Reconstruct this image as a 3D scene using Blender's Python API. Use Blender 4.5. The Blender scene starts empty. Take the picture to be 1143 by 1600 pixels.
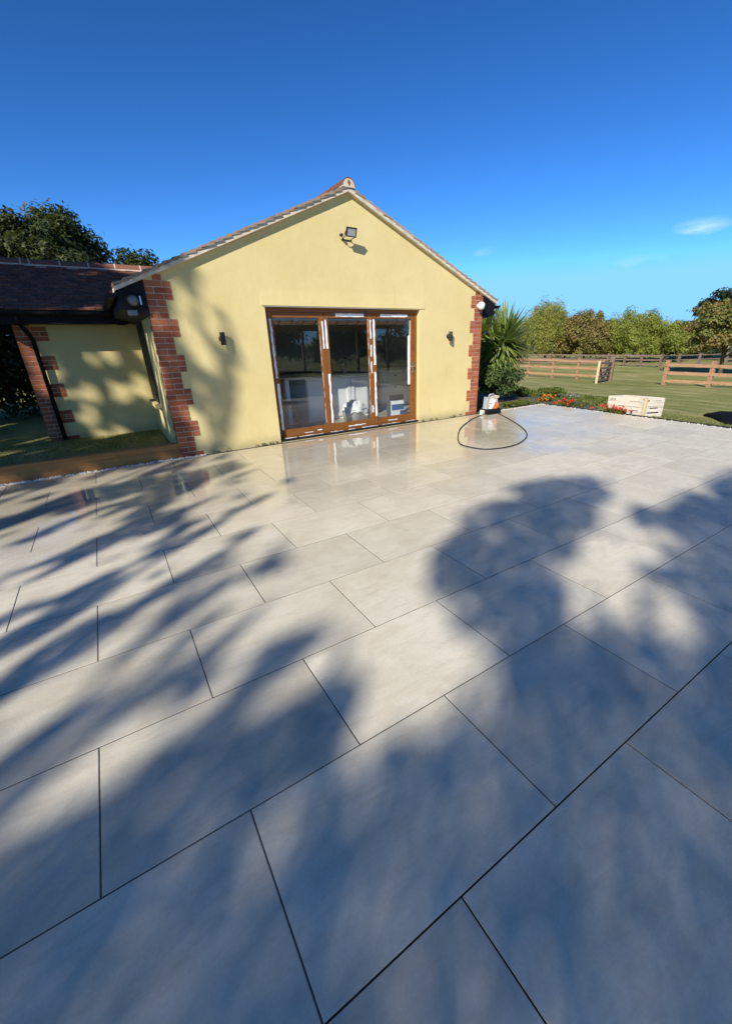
import bpy, math, random
import numpy as np
from mathutils import Vector, Matrix
R = math.radians
rnd = random.Random(7)
rng = np.random.default_rng(11)
S = bpy.context.scene
COL = S.collection

# ------------------------------------------------------------------ camera, sky, sun, exposure
def make_camera():
    cam = bpy.data.cameras.new('camera'); o = bpy.data.objects.new('camera', cam); COL.objects.link(o)
    pitch, roll, yaw = 0.40083, -0.02238, 0.57628
    fwd = Vector((math.sin(yaw)*math.cos(pitch), math.cos(yaw)*math.cos(pitch), -math.sin(pitch)))
    rt = Vector((math.cos(yaw), -math.sin(yaw), 0)); up = rt.cross(fwd)
    r2 = math.cos(roll)*rt + math.sin(roll)*up; u2 = -math.sin(roll)*rt + math.cos(roll)*up
    m = Matrix((r2, u2, -fwd)).transposed().to_4x4(); m.translation = (-0.08122, -0.46512, 1.54091)
    o.matrix_world = m
    cam.sensor_fit = 'HORIZONTAL'; cam.sensor_width = 36; cam.lens = 640.4/1143*36
    cam.shift_x = -0.02989; cam.shift_y = 0.00155; cam.clip_start = 0.05; cam.clip_end = 2000
    S.camera = o
make_camera()
SUN = Vector((1.4, 1.0, -1.1)).normalized()          # the way the sunlight travels
W = bpy.data.worlds.new('World'); S.world = W; W.use_nodes = True
nt = W.node_tree; nt.nodes.clear()
sky = nt.nodes.new('ShaderNodeTexSky'); sky.sky_type = 'NISHITA'; sky.sun_disc = False
sky.sun_elevation = math.asin(-SUN.z); sky.sun_rotation = math.atan2(-SUN.x, -SUN.y)
sky.altitude = 6000; sky.air_density = 1.4; sky.dust_density = 0.0; sky.ozone_density = 4.5
hs = nt.nodes.new('ShaderNodeHueSaturation'); hs.inputs['Saturation'].default_value = 1.11; hs.inputs['Value'].default_value = 0.68; SKYG = 1.3
bg = nt.nodes.new('ShaderNodeBackground'); bg.inputs[1].default_value = 0.10
wo = nt.nodes.new('ShaderNodeOutputWorld')
# thin high cloud wisps low in the sky
tc = nt.nodes.new('ShaderNodeTexCoord'); L = nt.links.new
gm = nt.nodes.new('ShaderNodeGamma'); gm.inputs[1].default_value = SKYG; L(sky.outputs[0], gm.inputs[0])
L(gm.outputs[0], hs.inputs['Color'])
def wmath(op, a, b=0., c=None, clamp=False):
    x = nt.nodes.new('ShaderNodeMath'); x.operation = op; x.use_clamp = clamp
    for k, v in enumerate((a, b, c)):
        if v is None: continue
        if isinstance(v, bpy.types.NodeSocket): L(v, x.inputs[k])
        else: x.inputs[k].default_value = v
    return x.outputs[0]
def wdot(v):
    x = nt.nodes.new('ShaderNodeVectorMath'); x.operation = 'DOT_PRODUCT'; L(tc.outputs['Generated'], x.inputs[0]); x.inputs[1].default_value = v; return x.outputs['Value']
mp = nt.nodes.new('ShaderNodeMapping'); mp.inputs['Scale'].default_value = (16, 16, 60); L(tc.outputs['Generated'], mp.inputs[0])
nz = nt.nodes.new('ShaderNodeTexNoise'); nz.inputs['Scale'].default_value = 1.; nz.inputs['Detail'].default_value = 5; L(mp.outputs[0], nz.inputs[0])
cap = nt.nodes.new('ShaderNodeMix'); cap.data_type = 'RGBA'; cap.blend_type = 'DARKEN'; cap.inputs[0].default_value = 1; L(hs.outputs[0], cap.inputs[6]); cap.inputs[7].default_value = (1.75, 4.35, 7.2, 1)
acc = cap.outputs[2]
for d_, su, sv, op in (((.903, .396, .167), .045, .012, .40), ((.87, .47, .125), .05, .010, .14), ((.70, .70, .16), .025, .008, .12), ((.66, .40, .64), .09, .03, .16)):
    h_ = math.hypot(d_[0], d_[1]); u = wdot((-d_[1]/h_, d_[0]/h_, 0)); f = wdot((d_[0]/h_, d_[1]/h_, 0)); z = wdot((0, 0, 1))
    z = wmath('ADD', z, wmath('MULTIPLY', wmath('SUBTRACT', nz.outputs[0], .5), .02))
    r_ = wmath('ADD', wmath('POWER', wmath('ABSOLUTE', wmath('DIVIDE', u, su)), 2.), wmath('POWER', wmath('ABSOLUTE', wmath('DIVIDE', wmath('SUBTRACT', z, d_[2]), sv)), 2.))
    m_ = wmath('MULTIPLY', wmath('SUBTRACT', 1., r_, clamp=True), wmath('MULTIPLY', wmath('SUBTRACT', nz.outputs[0], .33), 3.2, clamp=True), clamp=True)
    m_ = wmath('MULTIPLY', wmath('MULTIPLY', m_, wmath('GREATER_THAN', f, 0.)), op)
    mx = nt.nodes.new('ShaderNodeMix'); mx.data_type = 'RGBA'; mx.inputs[7].default_value = (6.2, 7.2, 8.0, 1); L(m_, mx.inputs[0]); L(acc, mx.inputs[6]); acc = mx.outputs[2]
L(acc, bg.inputs[0]); L(bg.outputs[0], wo.inputs[0])
sl = bpy.data.lights.new('sun', 'SUN'); sl.energy = 3.7; sl.angle = R(0.53); sl.color = (1, .95, .86)
so = bpy.data.objects.new('sun', sl); COL.objects.link(so); so.rotation_euler = SUN.to_track_quat('-Z', 'Y').to_euler(); so.location = (-20, -20, 30)
S.view_settings.view_transform = 'Standard'; S.view_settings.look = 'None'; S.view_settings.gamma = 1
S.view_settings.use_curve_mapping = False; S.view_settings.exposure = 0.74
S.cycles.max_bounces = 8; S.cycles.transparent_max_bounces = 16; S.cycles.use_denoising = True
S.cycles.caustics_reflective = False; S.cycles.caustics_refractive = False

# ------------------------------------------------------------------ materials
class N:
    def __init__(s, name):
        s.m = bpy.data.materials.new(name); s.m.use_nodes = True; s.t = s.m.node_tree; s.t.nodes.clear()
        s.out = s.n('OutputMaterial')
    def n(s, k, **kw):
        nd = s.t.nodes.new('ShaderNode'+k)
        for a, v in kw.items(): setattr(nd, a, v)
        return nd
    def l(s, a, b): s.t.links.new(a, b)
    def val(s, sock, v):
        if hasattr(v, 'is_output') or isinstance(v, bpy.types.NodeSocket): s.l(v, sock)
        else: sock.default_value = v
    def coord(s, kind='Object', scale=(1, 1, 1), rot=(0, 0, 0), offset=None):
        if kind == 'World': o = s.n('NewGeometry').outputs['Position']
        else: o = s.n('TexCoord').outputs[kind]
        m = s.n('Mapping'); m.inputs['Scale'].default_value = scale; m.inputs['Rotation'].default_value = rot
        s.l(o, m.inputs[0])
        if offset is not None: s.l(offset, m.inputs['Location'])
        return m.outputs[0]
    def noise(s, vec, scale, detail=4, rough=.5, dist=0):
        x = s.n('TexNoise'); x.inputs['Scale'].default_value = scale; x.inputs['Detail'].default_value = detail
        x.inputs['Roughness'].default_value = rough; x.inputs['Distortion'].default_value = dist; s.l(vec, x.inputs['Vector']); return x.outputs[0]
    def ramp(s, fac, *st):
        r = s.n('ValToRGB'); e = r.color_ramp.elements
        while len(e) < len(st): e.new(.5)
        for k, (p, c) in enumerate(st):
            e[k].position = p; e[k].color = (c, c, c, 1) if isinstance(c, (int, float)) else (*c, 1)
        s.l(fac, r.inputs[0]); return r.outputs[0]
    def mix(s, f, a, b, mode='MIX'):
        x = s.n('Mix'); x.data_type = 'RGBA'; x.blend_type = mode
        for k, v in ((0, f), (6, a), (7, b)):
            if isinstance(v, tuple): v = (*v, 1) if len(v) == 3 else v
            s.val(x.inputs[k], v)
        return x.outputs[2]
    def math(s, op, a, b=0.0, c=None, clamp=False):
        x = s.n('Math'); x.operation = op; x.use_clamp = clamp; s.val(x.inputs[0], a); s.val(x.inputs[1], b)
        if c is not None: s.val(x.inputs[2], c)
        return x.outputs[0]
    def bump(s, h, strength=.3, dist=.01):
        b = s.n('Bump'); b.inputs['Strength'].default_value = strength; b.inputs['Distance'].default_value = dist; s.l(h, b.inputs['Height']); return b.outputs[0]
    def bsdf(s, col, rough=.6, bump=None, spec=.5, metal=0., **kw):
        p = s.n('BsdfPrincipled')
        s.val(p.inputs['Base Color'], (*col, 1) if isinstance(col, tuple) else col); s.val(p.inputs['Roughness'], rough)
        p.inputs['Specular IOR Level'].default_value = spec; p.inputs['Metallic'].default_value = metal
        for k, v in kw.items(): s.val(p.inputs[k], v)
        if bump is not None: s.l(bump, p.inputs['Normal'])
        s.l(p.outputs[0], s.out.inputs[0]); return p
M = {}
def simple(name, col, rough=.6, var=.25, scale=8, bump=.15, metal=0., spec=.5, kind='Object'):
    n = N(name); v = n.coord(kind); a = n.noise(v, scale, 5, .6); b = n.noise(v, scale*6, 3)
    c = n.mix(n.ramp(a, (.3, 0.), (.7, 1.)), tuple(x*(1-var) for x in col), tuple(min(1, x*(1+var)) for x in col))
    n.bsdf(c, n.math('ADD', n.math('MULTIPLY', a, .2), rough-.1), n.bump(b, bump, .004) if bump else None, spec, metal); M[name] = n.m; return n.m

def mat_tile():
    n = N('porcelain_slab'); rv = n.n('ObjectInfo').outputs['Random']
    off = n.n('CombineXYZ'); n.l(n.math('MULTIPLY', rv, 37.), off.inputs[0]); n.l(n.math('MULTIPLY', rv, 91.), off.inputs[1])
    v = n.coord('Object', (1, 1, 1), (0, 0, 0), off.outputs[0])
    vs = n.coord('Object', (1.0, 3.2, 1), (0, 0, .6), off.outputs[0])
    w = n.coord('World')
    a = n.noise(v, 2.2, 6, .62, .4); s = n.noise(vs, 5, 6, .65, .6); f = n.noise(v, 85, 4, .75)
    c = n.mix(n.ramp(a, (.32, 0.), (.68, 1.)), (.63, .56, .415), (.80, .73, .575))
    c = n.mix(n.ramp(s, (.50, 0.), (.72, .55)), c, (.55, .465, .32))
    c = n.mix(n.ramp(n.noise(v, 11, 5, .7), (.56, 0.), (.75, .35)), c, (.84, .76, .60))
    c = n.mix(.2, c, n.ramp(f, (.3, (.40, .345, .25)), (.7, (.82, .74, .58))))
    br = n.math('ADD', n.math('MULTIPLY', rv, .17), .88); cb = n.n('CombineXYZ')
    for i in range(3): n.l(br, cb.inputs[i])
    c = n.mix(1., c, cb.outputs[0], 'MULTIPLY')
    # water left standing: towards the house the slabs are wet, further out they have dried
    sx = n.n('SeparateXYZ'); n.l(w, sx.inputs[0])
    wn = n.noise(w, .9, 5, .6, .5)
    dry = n.math('ADD', n.math('MULTIPLY', n.math('SUBTRACT', sx.outputs[1], 2.7), .5), n.math('MULTIPLY', n.math('SUBTRACT', wn, .5), 1.5), clamp=True)
    dx = n.math('SUBTRACT', 1., n.math('MULTIPLY', n.math('SUBTRACT', sx.outputs[0], 5.2), .4, clamp=True), clamp=True)
    wet = n.math('MULTIPLY', dry, n.math('ADD', n.math('MULTIPLY', dx, .8), .2), clamp=True)
    c = n.mix(n.ramp(n.noise(vs, 2.4, 7, .7, 1.2), (.50, 0.), (.72, .38)), c, (.50, .42, .295))
    c = n.mix(n.ramp(n.noise(w, 3.1, 6, .7, .8), (.56, 0.), (.70, .35)), c, (.47, .41, .31))
    c = n.mix(n.math('MULTIPLY', wet, .5), c, (.47, .395, .27))
    ro = n.math('ADD', n.math('MULTIPLY', n.math('SUBTRACT', 1., wet), n.math('ADD', n.math('MULTIPLY', s, .22), .36)), .035)
    bh = n.math('ADD', n.math('MULTIPLY', f, .5), n.math('MULTIPLY', s, 1.))
    b = n.n('Bump'); b.inputs['Distance'].default_value = .0022; n.l(bh, b.inputs['Height'])
    n.l(n.math('ADD', n.math('MULTIPLY', n.math('SUBTRACT', 1., wet), .42), .012), b.inputs['Strength'])
    p = n.bsdf(c, ro, b.outputs[0], .38); n.l(n.math('MULTIPLY', wet, .7), p.inputs['Coat Weight']); p.inputs['Coat Roughness'].default_value = .025; p.inputs['Coat IOR'].default_value = 1.4; M['tile'] = n.m
mat_tile()
def mat_render():
    n = N('yellow_render'); w = n.coord('World')
    a = n.noise(w, .9, 5, .6); f = n.noise(w, 70, 4, .7); g = n.noise(n.coord('World', (1.6, 1.6, .25)), 2.2, 4, .6)
    c = n.mix(n.ramp(a, (.3, 0.), (.7, 1.)), (.67, .545, .245), (.75, .62, .305))
    c = n.mix(n.ramp(g, (.55, 0.), (.8, .35)), c, (.64, .50, .22))
    sx = n.n('SeparateXYZ'); n.l(w, sx.inputs[0])
    dirt = n.math('MULTIPLY', n.ramp(n.math('ADD', sx.outputs[2], n.math('MULTIPLY', n.noise(w, 9, 4), .22)), (.06, 1.), (.26, 0.)), .45)
    c = n.mix(n.ramp(n.noise(w, 4.5, 6, .7, .6), (.52, 0.), (.78, .3)), c, (.60, .465, .20))
    c = n.mix(n.ramp(n.noise(n.coord('World', (9, 9, .5)), 2., 5, .7), (.60, 0.), (.8, .22)), c, (.45, .36, .18))
    c = n.mix(dirt, c, (.30, .24, .13))
    n.bsdf(c, .85, n.bump(n.math('ADD', f, n.math('MULTIPLY', n.noise(w, 9, 3), 1.6)), .35, .006), .25); M['render'] = n.m
mat_render()
def mat_brick():
    n = N('red_brick'); rv = n.n('ObjectInfo').outputs['Random']; v = n.coord('World')
    c = n.ramp(rv, (0., (.30, .085, .04)), (.3, (.42, .13, .058)), (.55, (.46, .17, .085)), (.8, (.38, .11, .052)), (1., (.31, .11, .065)))
    c = n.mix(n.ramp(n.noise(v, 40, 4, .7), (.4, 0.), (.75, .6)), c, (.20, .07, .045))
    n.bsdf(c, .85, n.bump(n.noise(v, 120, 4, .7), .5, .004), .2); M['brick'] = n.m
mat_brick()
def mat_wood(name, ca, cb, rough=.5, axis=0, scale=1., spec=.4):
    n = N(name); sc = [14., 14., 14.]; sc[axis] = .9
    rv = n.n('ObjectInfo').outputs['Random']; of = n.n('CombineXYZ')
    for i in range(3): n.l(n.math('MULTIPLY', rv, 9.+i*7), of.inputs[i])
    v = n.coord('World', tuple(x*scale for x in sc), (0, 0, 0), of.outputs[0]); a = n.noise(v, 2.2, 6, .65, .8); k = n.noise(n.coord('World'), 5, 3)
    c = n.mix(n.ramp(a, (.3, 0.), (.7, 1.)), ca, cb); c = n.mix(n.ramp(k, (.6, 0.), (.72, .55)), c, tuple(x*.45 for x in ca))
    n.bsdf(c, rough, n.bump(a, .2, .003), spec); M[name] = n.m
mat_wood('oak_x', (.185, .068, .015), (.275, .108, .026), .42, 0)
mat_wood('oak_z', (.185, .068, .015), (.275, .108, .026), .42, 2)
mat_wood('sleeper', (.30, .12, .03), (.52, .25, .075), .7, 0, .5)
mat_wood('fence_new', (.29, .155, .08), (.42, .25, .14), .75, 1, .35)
mat_wood('fence_old', (.13, .085, .06), (.24, .17, .12), .85, 1, .35)
mat_wood('pale_wood', (.52, .40, .23), (.66, .53, .33), .7, 2, .4)
mat_wood('chair_wood', (.32, .19, .07), (.42, .26, .11), .5, 2)
mat_wood('crate_wood', (.48, .43, .35), (.66, .61, .52), .8, 1, .6)
mat_wood('bark', (.09, .065, .045), (.19, .15, .11), .95, 2, .4, .1)
simple('joint_dark', (.02, .019, .018), .95, .3, 20)
simple('grout', (.105, .095, .085), .9, .3, 20)
simple('mortar', (.60, .46, .34), .95, .2, 25, .4)
simple('verge_mortar', (.62, .54, .42), .95, .22, 14, .5, kind='World')
simple('black_plastic', (.008, .008, .009), .6, .3, 10, .03, spec=.2)
simple('bed_soil', (.115, .095, .065), .95, .5, 10, .9)
simple('matt_black', (.008, .009, .010), .9, .3, 10, .1, spec=.05)
simple('dark_metal', (.02, .019, .018), .45, .3, 10, .05)
simple('white_plastic', (.80, .80, .78), .4, .05, 6, .03)
simple('tape', (.86, .86, .86), .55, .06, 30, .5)
simple('lens_grey', (.34, .355, .37), .25, .1, 20, .02)
simple('lens_dark', (.12, .13, .14), .3, .1, 20, .02)
simple('steel', (.62, .61, .58), .3, .1, 10, .05, 1.)
simple('soil', (.05, .042, .03), .95, .45, 12, .9)
simple('stone_white', (.66, .62, .55), .85, .2, 30, .3)
simple('stone_grey', (.22, .22, .21), .85, .3, 6, .5)
simple('cabinet_white', (.84, .84, .83), .45, .05, 3, .02)
simple('cabinet_grey', (.33, .34, .34), .5, .08, 3, .02)
simple('worktop', (.42, .42, .41), .25, .15, 9, .02)
simple('interior_wall', (.60, .59, .56), .85, .06, 3, .05)
simple('interior_floor', (.42, .39, .35), .3, .15, 3, .05)
simple('orange_plastic', (.78, .20, .02), .4, .1, 10, .03)
simple('beige_plastic', (.52, .47, .38), .6, .15, 12, .1)
simple('cloth_white', (.80, .80, .80), .9, .06, 8, .3)
simple('bag_blue', (.05, .13, .30), .5, .2, 8, .1)
simple('ink', (.03, .03, .03), .8, .2, 8, 0)
simple('petal_red', (.58, .04, .018), .6, .25, 60, 0)
simple('petal_orange', (.70, .20, .02), .6, .3, 60, 0)
simple('rubber', (.016, .017, .022), .5, .2, 20, .05)
def mat_roof(name, cols, moss=.35):
    n = N(name); at = n.n('Attribute'); at.attribute_name = 'tint'; v = n.coord('World')
    st = [(i/(len(cols)-1), c) for i, c in enumerate(cols)]
    c = n.ramp(at.outputs['Fac'], *st)
    c = n.mix(n.ramp(n.noise(v, 14, 5, .7), (.5, 0.), (.72, moss)), c, (.16, .15, .12))
    c = n.mix(n.ramp(n.noise(v, 17, 5, .8), (.60, 0.), (.68, moss*2.)), c, (.46, .42, .36))
    n.bsdf(c, .85, n.bump(n.noise(v, 80, 4, .7), .5, .004), .25); M[name] = n.m
mat_roof('roof_tile', [(.14, .058, .04), (.21, .085, .055), (.26, .105, .065), (.11, .058, .045)])
mat_roof('verge_tile', [(.33, .22, .16), (.40, .29, .21), (.28, .20, .15), (.46, .36, .27)], .6)
def mat_leaf(name, cols, trans=.35, rough=.55):
    n = N(name); at = n.n('Attribute'); at.attribute_name = 'tint'
    c = n.ramp(at.outputs['Fac'], *[(i/(len(cols)-1), x) for i, x in enumerate(cols)])
    p = n.n('BsdfPrincipled'); n.l(c, p.inputs['Base Color']); p.inputs['Roughness'].default_value = rough; p.inputs['Specular IOR Level'].default_value = .3
    t = n.n('BsdfTranslucent'); n.l(n.mix(.5, c, (.14, .16, .02), 'ADD'), t.inputs[0])
    ms = n.n('MixShader'); ms.inputs[0].default_value = trans; n.l(p.outputs[0], ms.inputs[1]); n.l(t.outputs[0], ms.inputs[2]); n.l(ms.outputs[0], n.out.inputs[0]); M[name] = n.m
mat_leaf('leaf_oak', [(.030, .048, .014), (.045, .065, .018), (.07, .085, .022), (.035, .05, .018)], .25)
mat_leaf('leaf_dark', [(.018, .034, .012), (.03, .05, .018), (.045, .065, .02)], .2)
mat_leaf('leaf_shade', [(.05, .065, .018), (.09, .10, .025)], .35)
mat_leaf('leaf_willow', [(.31, .33, .07), (.42, .42, .09), (.48, .46, .12), (.37, .38, .12)], .5)
mat_leaf('leaf_green', [(.25, .29, .055), (.34, .38, .08), (.41, .43, .10)], .5)
mat_leaf('leaf_copper', [(.19, .18, .045), (.26, .22, .06), (.27, .18, .07), (.22, .23, .06)], .3)
mat_leaf('leaf_chestnut', [(.15, .17, .04), (.21, .22, .06), (.27, .22, .07), (.29, .19, .06), (.17, .18, .045)], .3)
mat_leaf('leaf_bush', [(.045, .08, .02), (.075, .12, .03), (.115, .16, .045)], .2, .65)
mat_leaf('leaf_palm', [(.13, .19, .04), (.21, .28, .065), (.28, .34, .09), (.40, .36, .16)], .25, .4)
mat_leaf('leaf_bed', [(.06, .10, .015), (.11, .15, .022), (.16, .18, .03)], .3)
mat_leaf('blade', [(.07, .10, .02), (.12, .15, .03), (.20, .19, .06)], .3)
def mat_lawn():
    n = N('lawn'); w = n.coord('World'); st = n.coord('World', (1, .28, 1), (0, 0, .5))
    a = n.noise(w, .35, 5, .65, .4); s = n.noise(st, .9, 5, .65, .6); f = n.noise(w, 14, 5, .75); g = n.noise(w, 60, 3, .7)
    c = n.mix(n.ramp(a, (.38, 0.), (.62, 1.)), (.20, .215, .055), (.30, .28, .09))
    c = n.mix(n.ramp(s, (.44, 0.), (.60, .9)), c, (.42, .36, .155))
    c = n.mix(n.ramp(n.noise(st, 2.6, 5, .7, .5), (.42, 0.), (.66, .75)), c, (.135, .15, .042))
    c = n.mix(n.ramp(g, (.55, 0.), (.75, .4)), c, (.36, .32, .15))
    n.bsdf(c, .95, n.bump(n.math('ADD', f, n.math('MULTIPLY', g, .6)), .4, .02), .1); M['lawn'] = n.m
mat_lawn()
def mat_glass():
    n = N('door_glass'); fr = n.n('LayerWeight'); fr.inputs[0].default_value = .5
    f = n.math('MULTIPLY', n.math('ADD', n.math('MULTIPLY', n.math('POWER', fr.outputs['Facing'], 5.), .96), .05), 2.2, clamp=True)
    t = n.n('BsdfTransparent'); t.inputs[0].default_value = (.90, .93, .92, 1)
    g = n.n('BsdfGlossy'); g.inputs['Roughness'].default_value = 0.0; g.inputs[0].default_value = (1, 1, 1, 1)
    ms = n.n('MixShader'); n.l(f, ms.inputs[0]); n.l(t.outputs[0], ms.inputs[1]); n.l(g.outputs[0], ms.inputs[2]); n.l(ms.outputs[0], n.out.inputs[0]); M['glass'] = n.m
mat_glass()

# ------------------------------------------------------------------ mesh helpers
class MB:
    def __init__(s): s.v = []; s.f = []; s.smooth = False
    def box(s, x0, x1, y0, y1, z0, z1, mtx=None):
        p = [(x0,y0,z0),(x1,y0,z0),(x1,y1,z0),(x0,y1,z0),(x0,y0,z1),(x1,y0,z1),(x1,y1,z1),(x0,y1,z1)]
        if mtx is not None: p = [tuple(mtx @ Vector(q)) for q in p]
        b = len(s.v); s.v += p
        s.f += [tuple(b+i for i in q) for q in ((0,3,2,1),(4,5,6,7),(0,1,5,4),(1,2,6,5),(2,3,7,6),(3,0,4,7))]; return s
    def bbox(s, x0, x1, y0, y1, z0, z1, c=.003):          # a box whose upper edges are chamfered
        b = len(s.v)
        s.v += [(x0,y0,z0),(x1,y0,z0),(x1,y1,z0),(x0,y1,z0),(x0,y0,z1-c),(x1,y0,z1-c),(x1,y1,z1-c),(x0,y1,z1-c),(x0+c,y0+c,z1),(x1-c,y0+c,z1),(x1-c,y1-c,z1),(x0+c,y1-c,z1)]
        s.f += [tuple(b+i for i in q) for q in ((0,3,2,1),(8,9,10,11),(0,1,5,4),(1,2,6,5),(2,3,7,6),(3,0,4,7),(4,5,9,8),(5,6,10,9),(6,7,11,10),(7,4,8,11))]; return s
    def prism(s, poly, axis, a0, a1):                      # poly of 2-D points pushed along axis
        b = len(s.v); n = len(poly)
        def put(p, a): q = list(p); q.insert(axis, a); return tuple(q)
        s.v += [put(p, a0) for p in poly]+[put(p, a1) for p in poly]
        s.f += [tuple(b+i for i in range(n)), tuple(b+n+i for i in reversed(range(n)))]
        s.f += [(b+i, b+n+i, b+n+(i+1) % n, b+(i+1) % n) for i in range(n)]; return s
    def tube(s, pts, rad, seg=8, cap=True):
        pts = [Vector(p) for p in pts]; n = len(pts); rad = rad if isinstance(rad, (list, tuple)) else [rad]*n
        b = len(s.v); ref = None
        for i, p in enumerate(pts):
            d = (pts[min(i+1, n-1)]-pts[max(i-1, 0)]).normalized()
            if ref is None: ref = d.orthogonal().normalized()
            ref = (ref-d*ref.dot(d)).normalized(); w = d.cross(ref)
            for k in range(seg):
                a = 2*math.pi*k/seg; s.v.append(tuple(p+(ref*math.cos(a)+w*math.sin(a))*rad[i]))
        for i in range(n-1):
            for k in range(seg):
                s.f.append((b+i*seg+k, b+i*seg+(k+1) % seg, b+(i+1)*seg+(k+1) % seg, b+(i+1)*seg+k))
        if cap: s.f += [tuple(b+k for k in reversed(range(seg))), tuple(b+(n-1)*seg+k for k in range(seg))]
        return s
    def lathe(s, prof, c=(0,0,0), axis=2, seg=20):
        b = len(s.v)
        for r_, h in prof:
            for k in range(seg):
                a = 2*math.pi*k/seg; q = [r_*math.cos(a), r_*math.sin(a)]; q.insert(axis, h); s.v.append(tuple(q[i]+c[i] for i in range(3)))
        m = len(prof)
        for i in range(m-1):
            for k in range(seg): s.f.append((b+i*seg+k, b+i*seg+(k+1) % seg, b+(i+1)*seg+(k+1) % seg, b+(i+1)*seg+k))
        s.f += [tuple(b+k for k in range(seg)), tuple(b+(m-1)*seg+k for k in range(seg))]; return s
    def mesh(s, name, mat, smooth=False):
        m = bpy.data.meshes.new(name); m.from_pydata(s.v, [], s.f); m.validate()
        import bmesh
        bm = bmesh.new(); bm.from_mesh(m); bmesh.ops.recalc_face_normals(bm, faces=bm.faces); bm.to_mesh(m); bm.free()
        if smooth: m.polygons.foreach_set('use_smooth', [True]*len(m.polygons))
        m.materials.append(M[mat]); return m
    def obj(s, name, mat, parent=None, smooth=False): return link(name, s.mesh(name, mat, smooth), parent)
def link(name, mesh, parent=None, loc=None):
    o = bpy.data.objects.new(name, mesh); COL.objects.link(o)
    if parent is not None: o.parent = parent
    if loc is not None: o.location = loc
    return o
def tag(o, label=None, cat=None, group=None, kind=None):
    for k, v in (('label', label), ('category', cat), ('group', group), ('kind', kind)):
        if v: o[k] = v
    return o
def empty(name, label, cat, group=None, kind=None, loc=(0, 0, 0)):
    o = bpy.data.objects.new(name, None); COL.objects.link(o); o.location = loc; o.empty_display_size = .1
    return tag(o, label, cat, group, kind)
def tint_mesh(m, vals):
    at = m.attributes.new('tint', 'FLOAT', 'FACE'); at.data.foreach_set('value', np.asarray(vals, np.float32))
def leaf_mesh(name, P, size, mat, aspect=.55, nrm=None, nbias=.6, axis=None, abias=0., tint=None):
    """one rhombus per leaf; P (n,3) centres, size (n,) lengths, nrm outward directions the leaves tend to face"""
    n = len(P); d = rng.normal(size=(n, 3)); d /= np.linalg.norm(d, axis=1)[:, None]
    if nrm is not None: d = d*(1-nbias)+nrm*nbias; d /= np.linalg.norm(d, axis=1)[:, None]+1e-9
    a = rng.normal(size=(n, 3))
    if axis is not None: a = a*(1-abias)+np.asarray(axis)*abias
    a -= (a*d).sum(1)[:, None]*d; a /= np.linalg.norm(a, axis=1)[:, None]+1e-9; b = np.cross(d, a)
    size = np.broadcast_to(size, (n,))[:, None]; h = a*size*.5; w = b*size*.5*aspect; bend = d*size*.10
    V = np.stack([P-h, P-w*1.0+bend, P+h, P+w+bend], 1).reshape(-1, 3)
    m = bpy.data.meshes.new(name); m.vertices.add(4*n); m.vertices.foreach_set('co', V.astype(np.float32).ravel())
    m.loops.add(4*n); m.loops.foreach_set('vertex_index', np.arange(4*n, dtype=np.int32))
    m.polygons.add(n); m.polygons.foreach_set('loop_start', np.arange(0, 4*n, 4, dtype=np.int32)); m.polygons.foreach_set('loop_total', np.full(n, 4, np.int32))
    m.update(calc_edges=True); m.validate()
    tint_mesh(m, rng.random(n) if tint is None else tint); m.materials.append(M[mat]); return m
def crown_points(c, rad, lobes, per, lobe_r, seed, fill=.55, squash=.8):
    """leaf centres of a lumpy crown: lobes strewn through an ellipsoid, leaves towards each lobe's skin"""
    g = np.random.default_rng(seed); P = []; Nn = []; T = []
    for k in range(lobes):
        u = g.normal(size=3); u /= np.linalg.norm(u); r = g.random()**.42
        if u[2] < -.55: u[2] *= -.6
        lc = np.array(c)+u*r*np.array(rad)*(1-lobe_r*.6); lr = lobe_r*np.array(rad)*g.uniform(.6, 1.25); lr[2] *= squash
        n = int(per*g.uniform(.6, 1.3)); q = g.normal(size=(n, 3)); q /= np.linalg.norm(q, axis=1)[:, None]
        rr = g.random(n)**(1-fill)*1.0
        rr = np.where(g.random(n) < .12, rr*1.35, rr)
        P.append(lc+q*rr[:, None]*lr); Nn.append(q*.7+np.array([0, 0, .35])); T.append(np.clip(g.normal(g.random(), .16, n), 0, 1))
    return np.concatenate(P), np.concatenate(Nn), np.concatenate(T)
def limbs(mb, base, crown_c, rad, h0, n, r0, seed):
    g = random.Random(seed); top = Vector((crown_c[0], crown_c[1], crown_c[2]+rad[2]*.4)); b = Vector(base)
    mid = b.lerp(top, .45)+Vector((g.uniform(-.15, .15), g.uniform(-.15, .15), 0))*rad[0]*.4
    mb.tube([b-Vector((0,0,.15)), b.lerp(mid, .5), mid, mid.lerp(top, .5), top], [r0*1.25, r0*.9, r0*.75, r0*.45, r0*.12], 8)
    for i in range(n):
        s = b.lerp(top, g.uniform(h0, .75)); a = 2*math.pi*(i+g.random()*.6)/n
        e = Vector((crown_c[0]+math.cos(a)*rad[0]*g.uniform(.5, .85), crown_c[1]+math.sin(a)*rad[1]*g.uniform(.5, .85), crown_c[2]+rad[2]*g.uniform(-.4, .6)))
        m = s.lerp(e, .5)+Vector((0, 0, g.uniform(.02, .14)*rad[2])); mb.tube([s, m, e], [r0*.42, r0*.27, r0*.06], 6)
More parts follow.
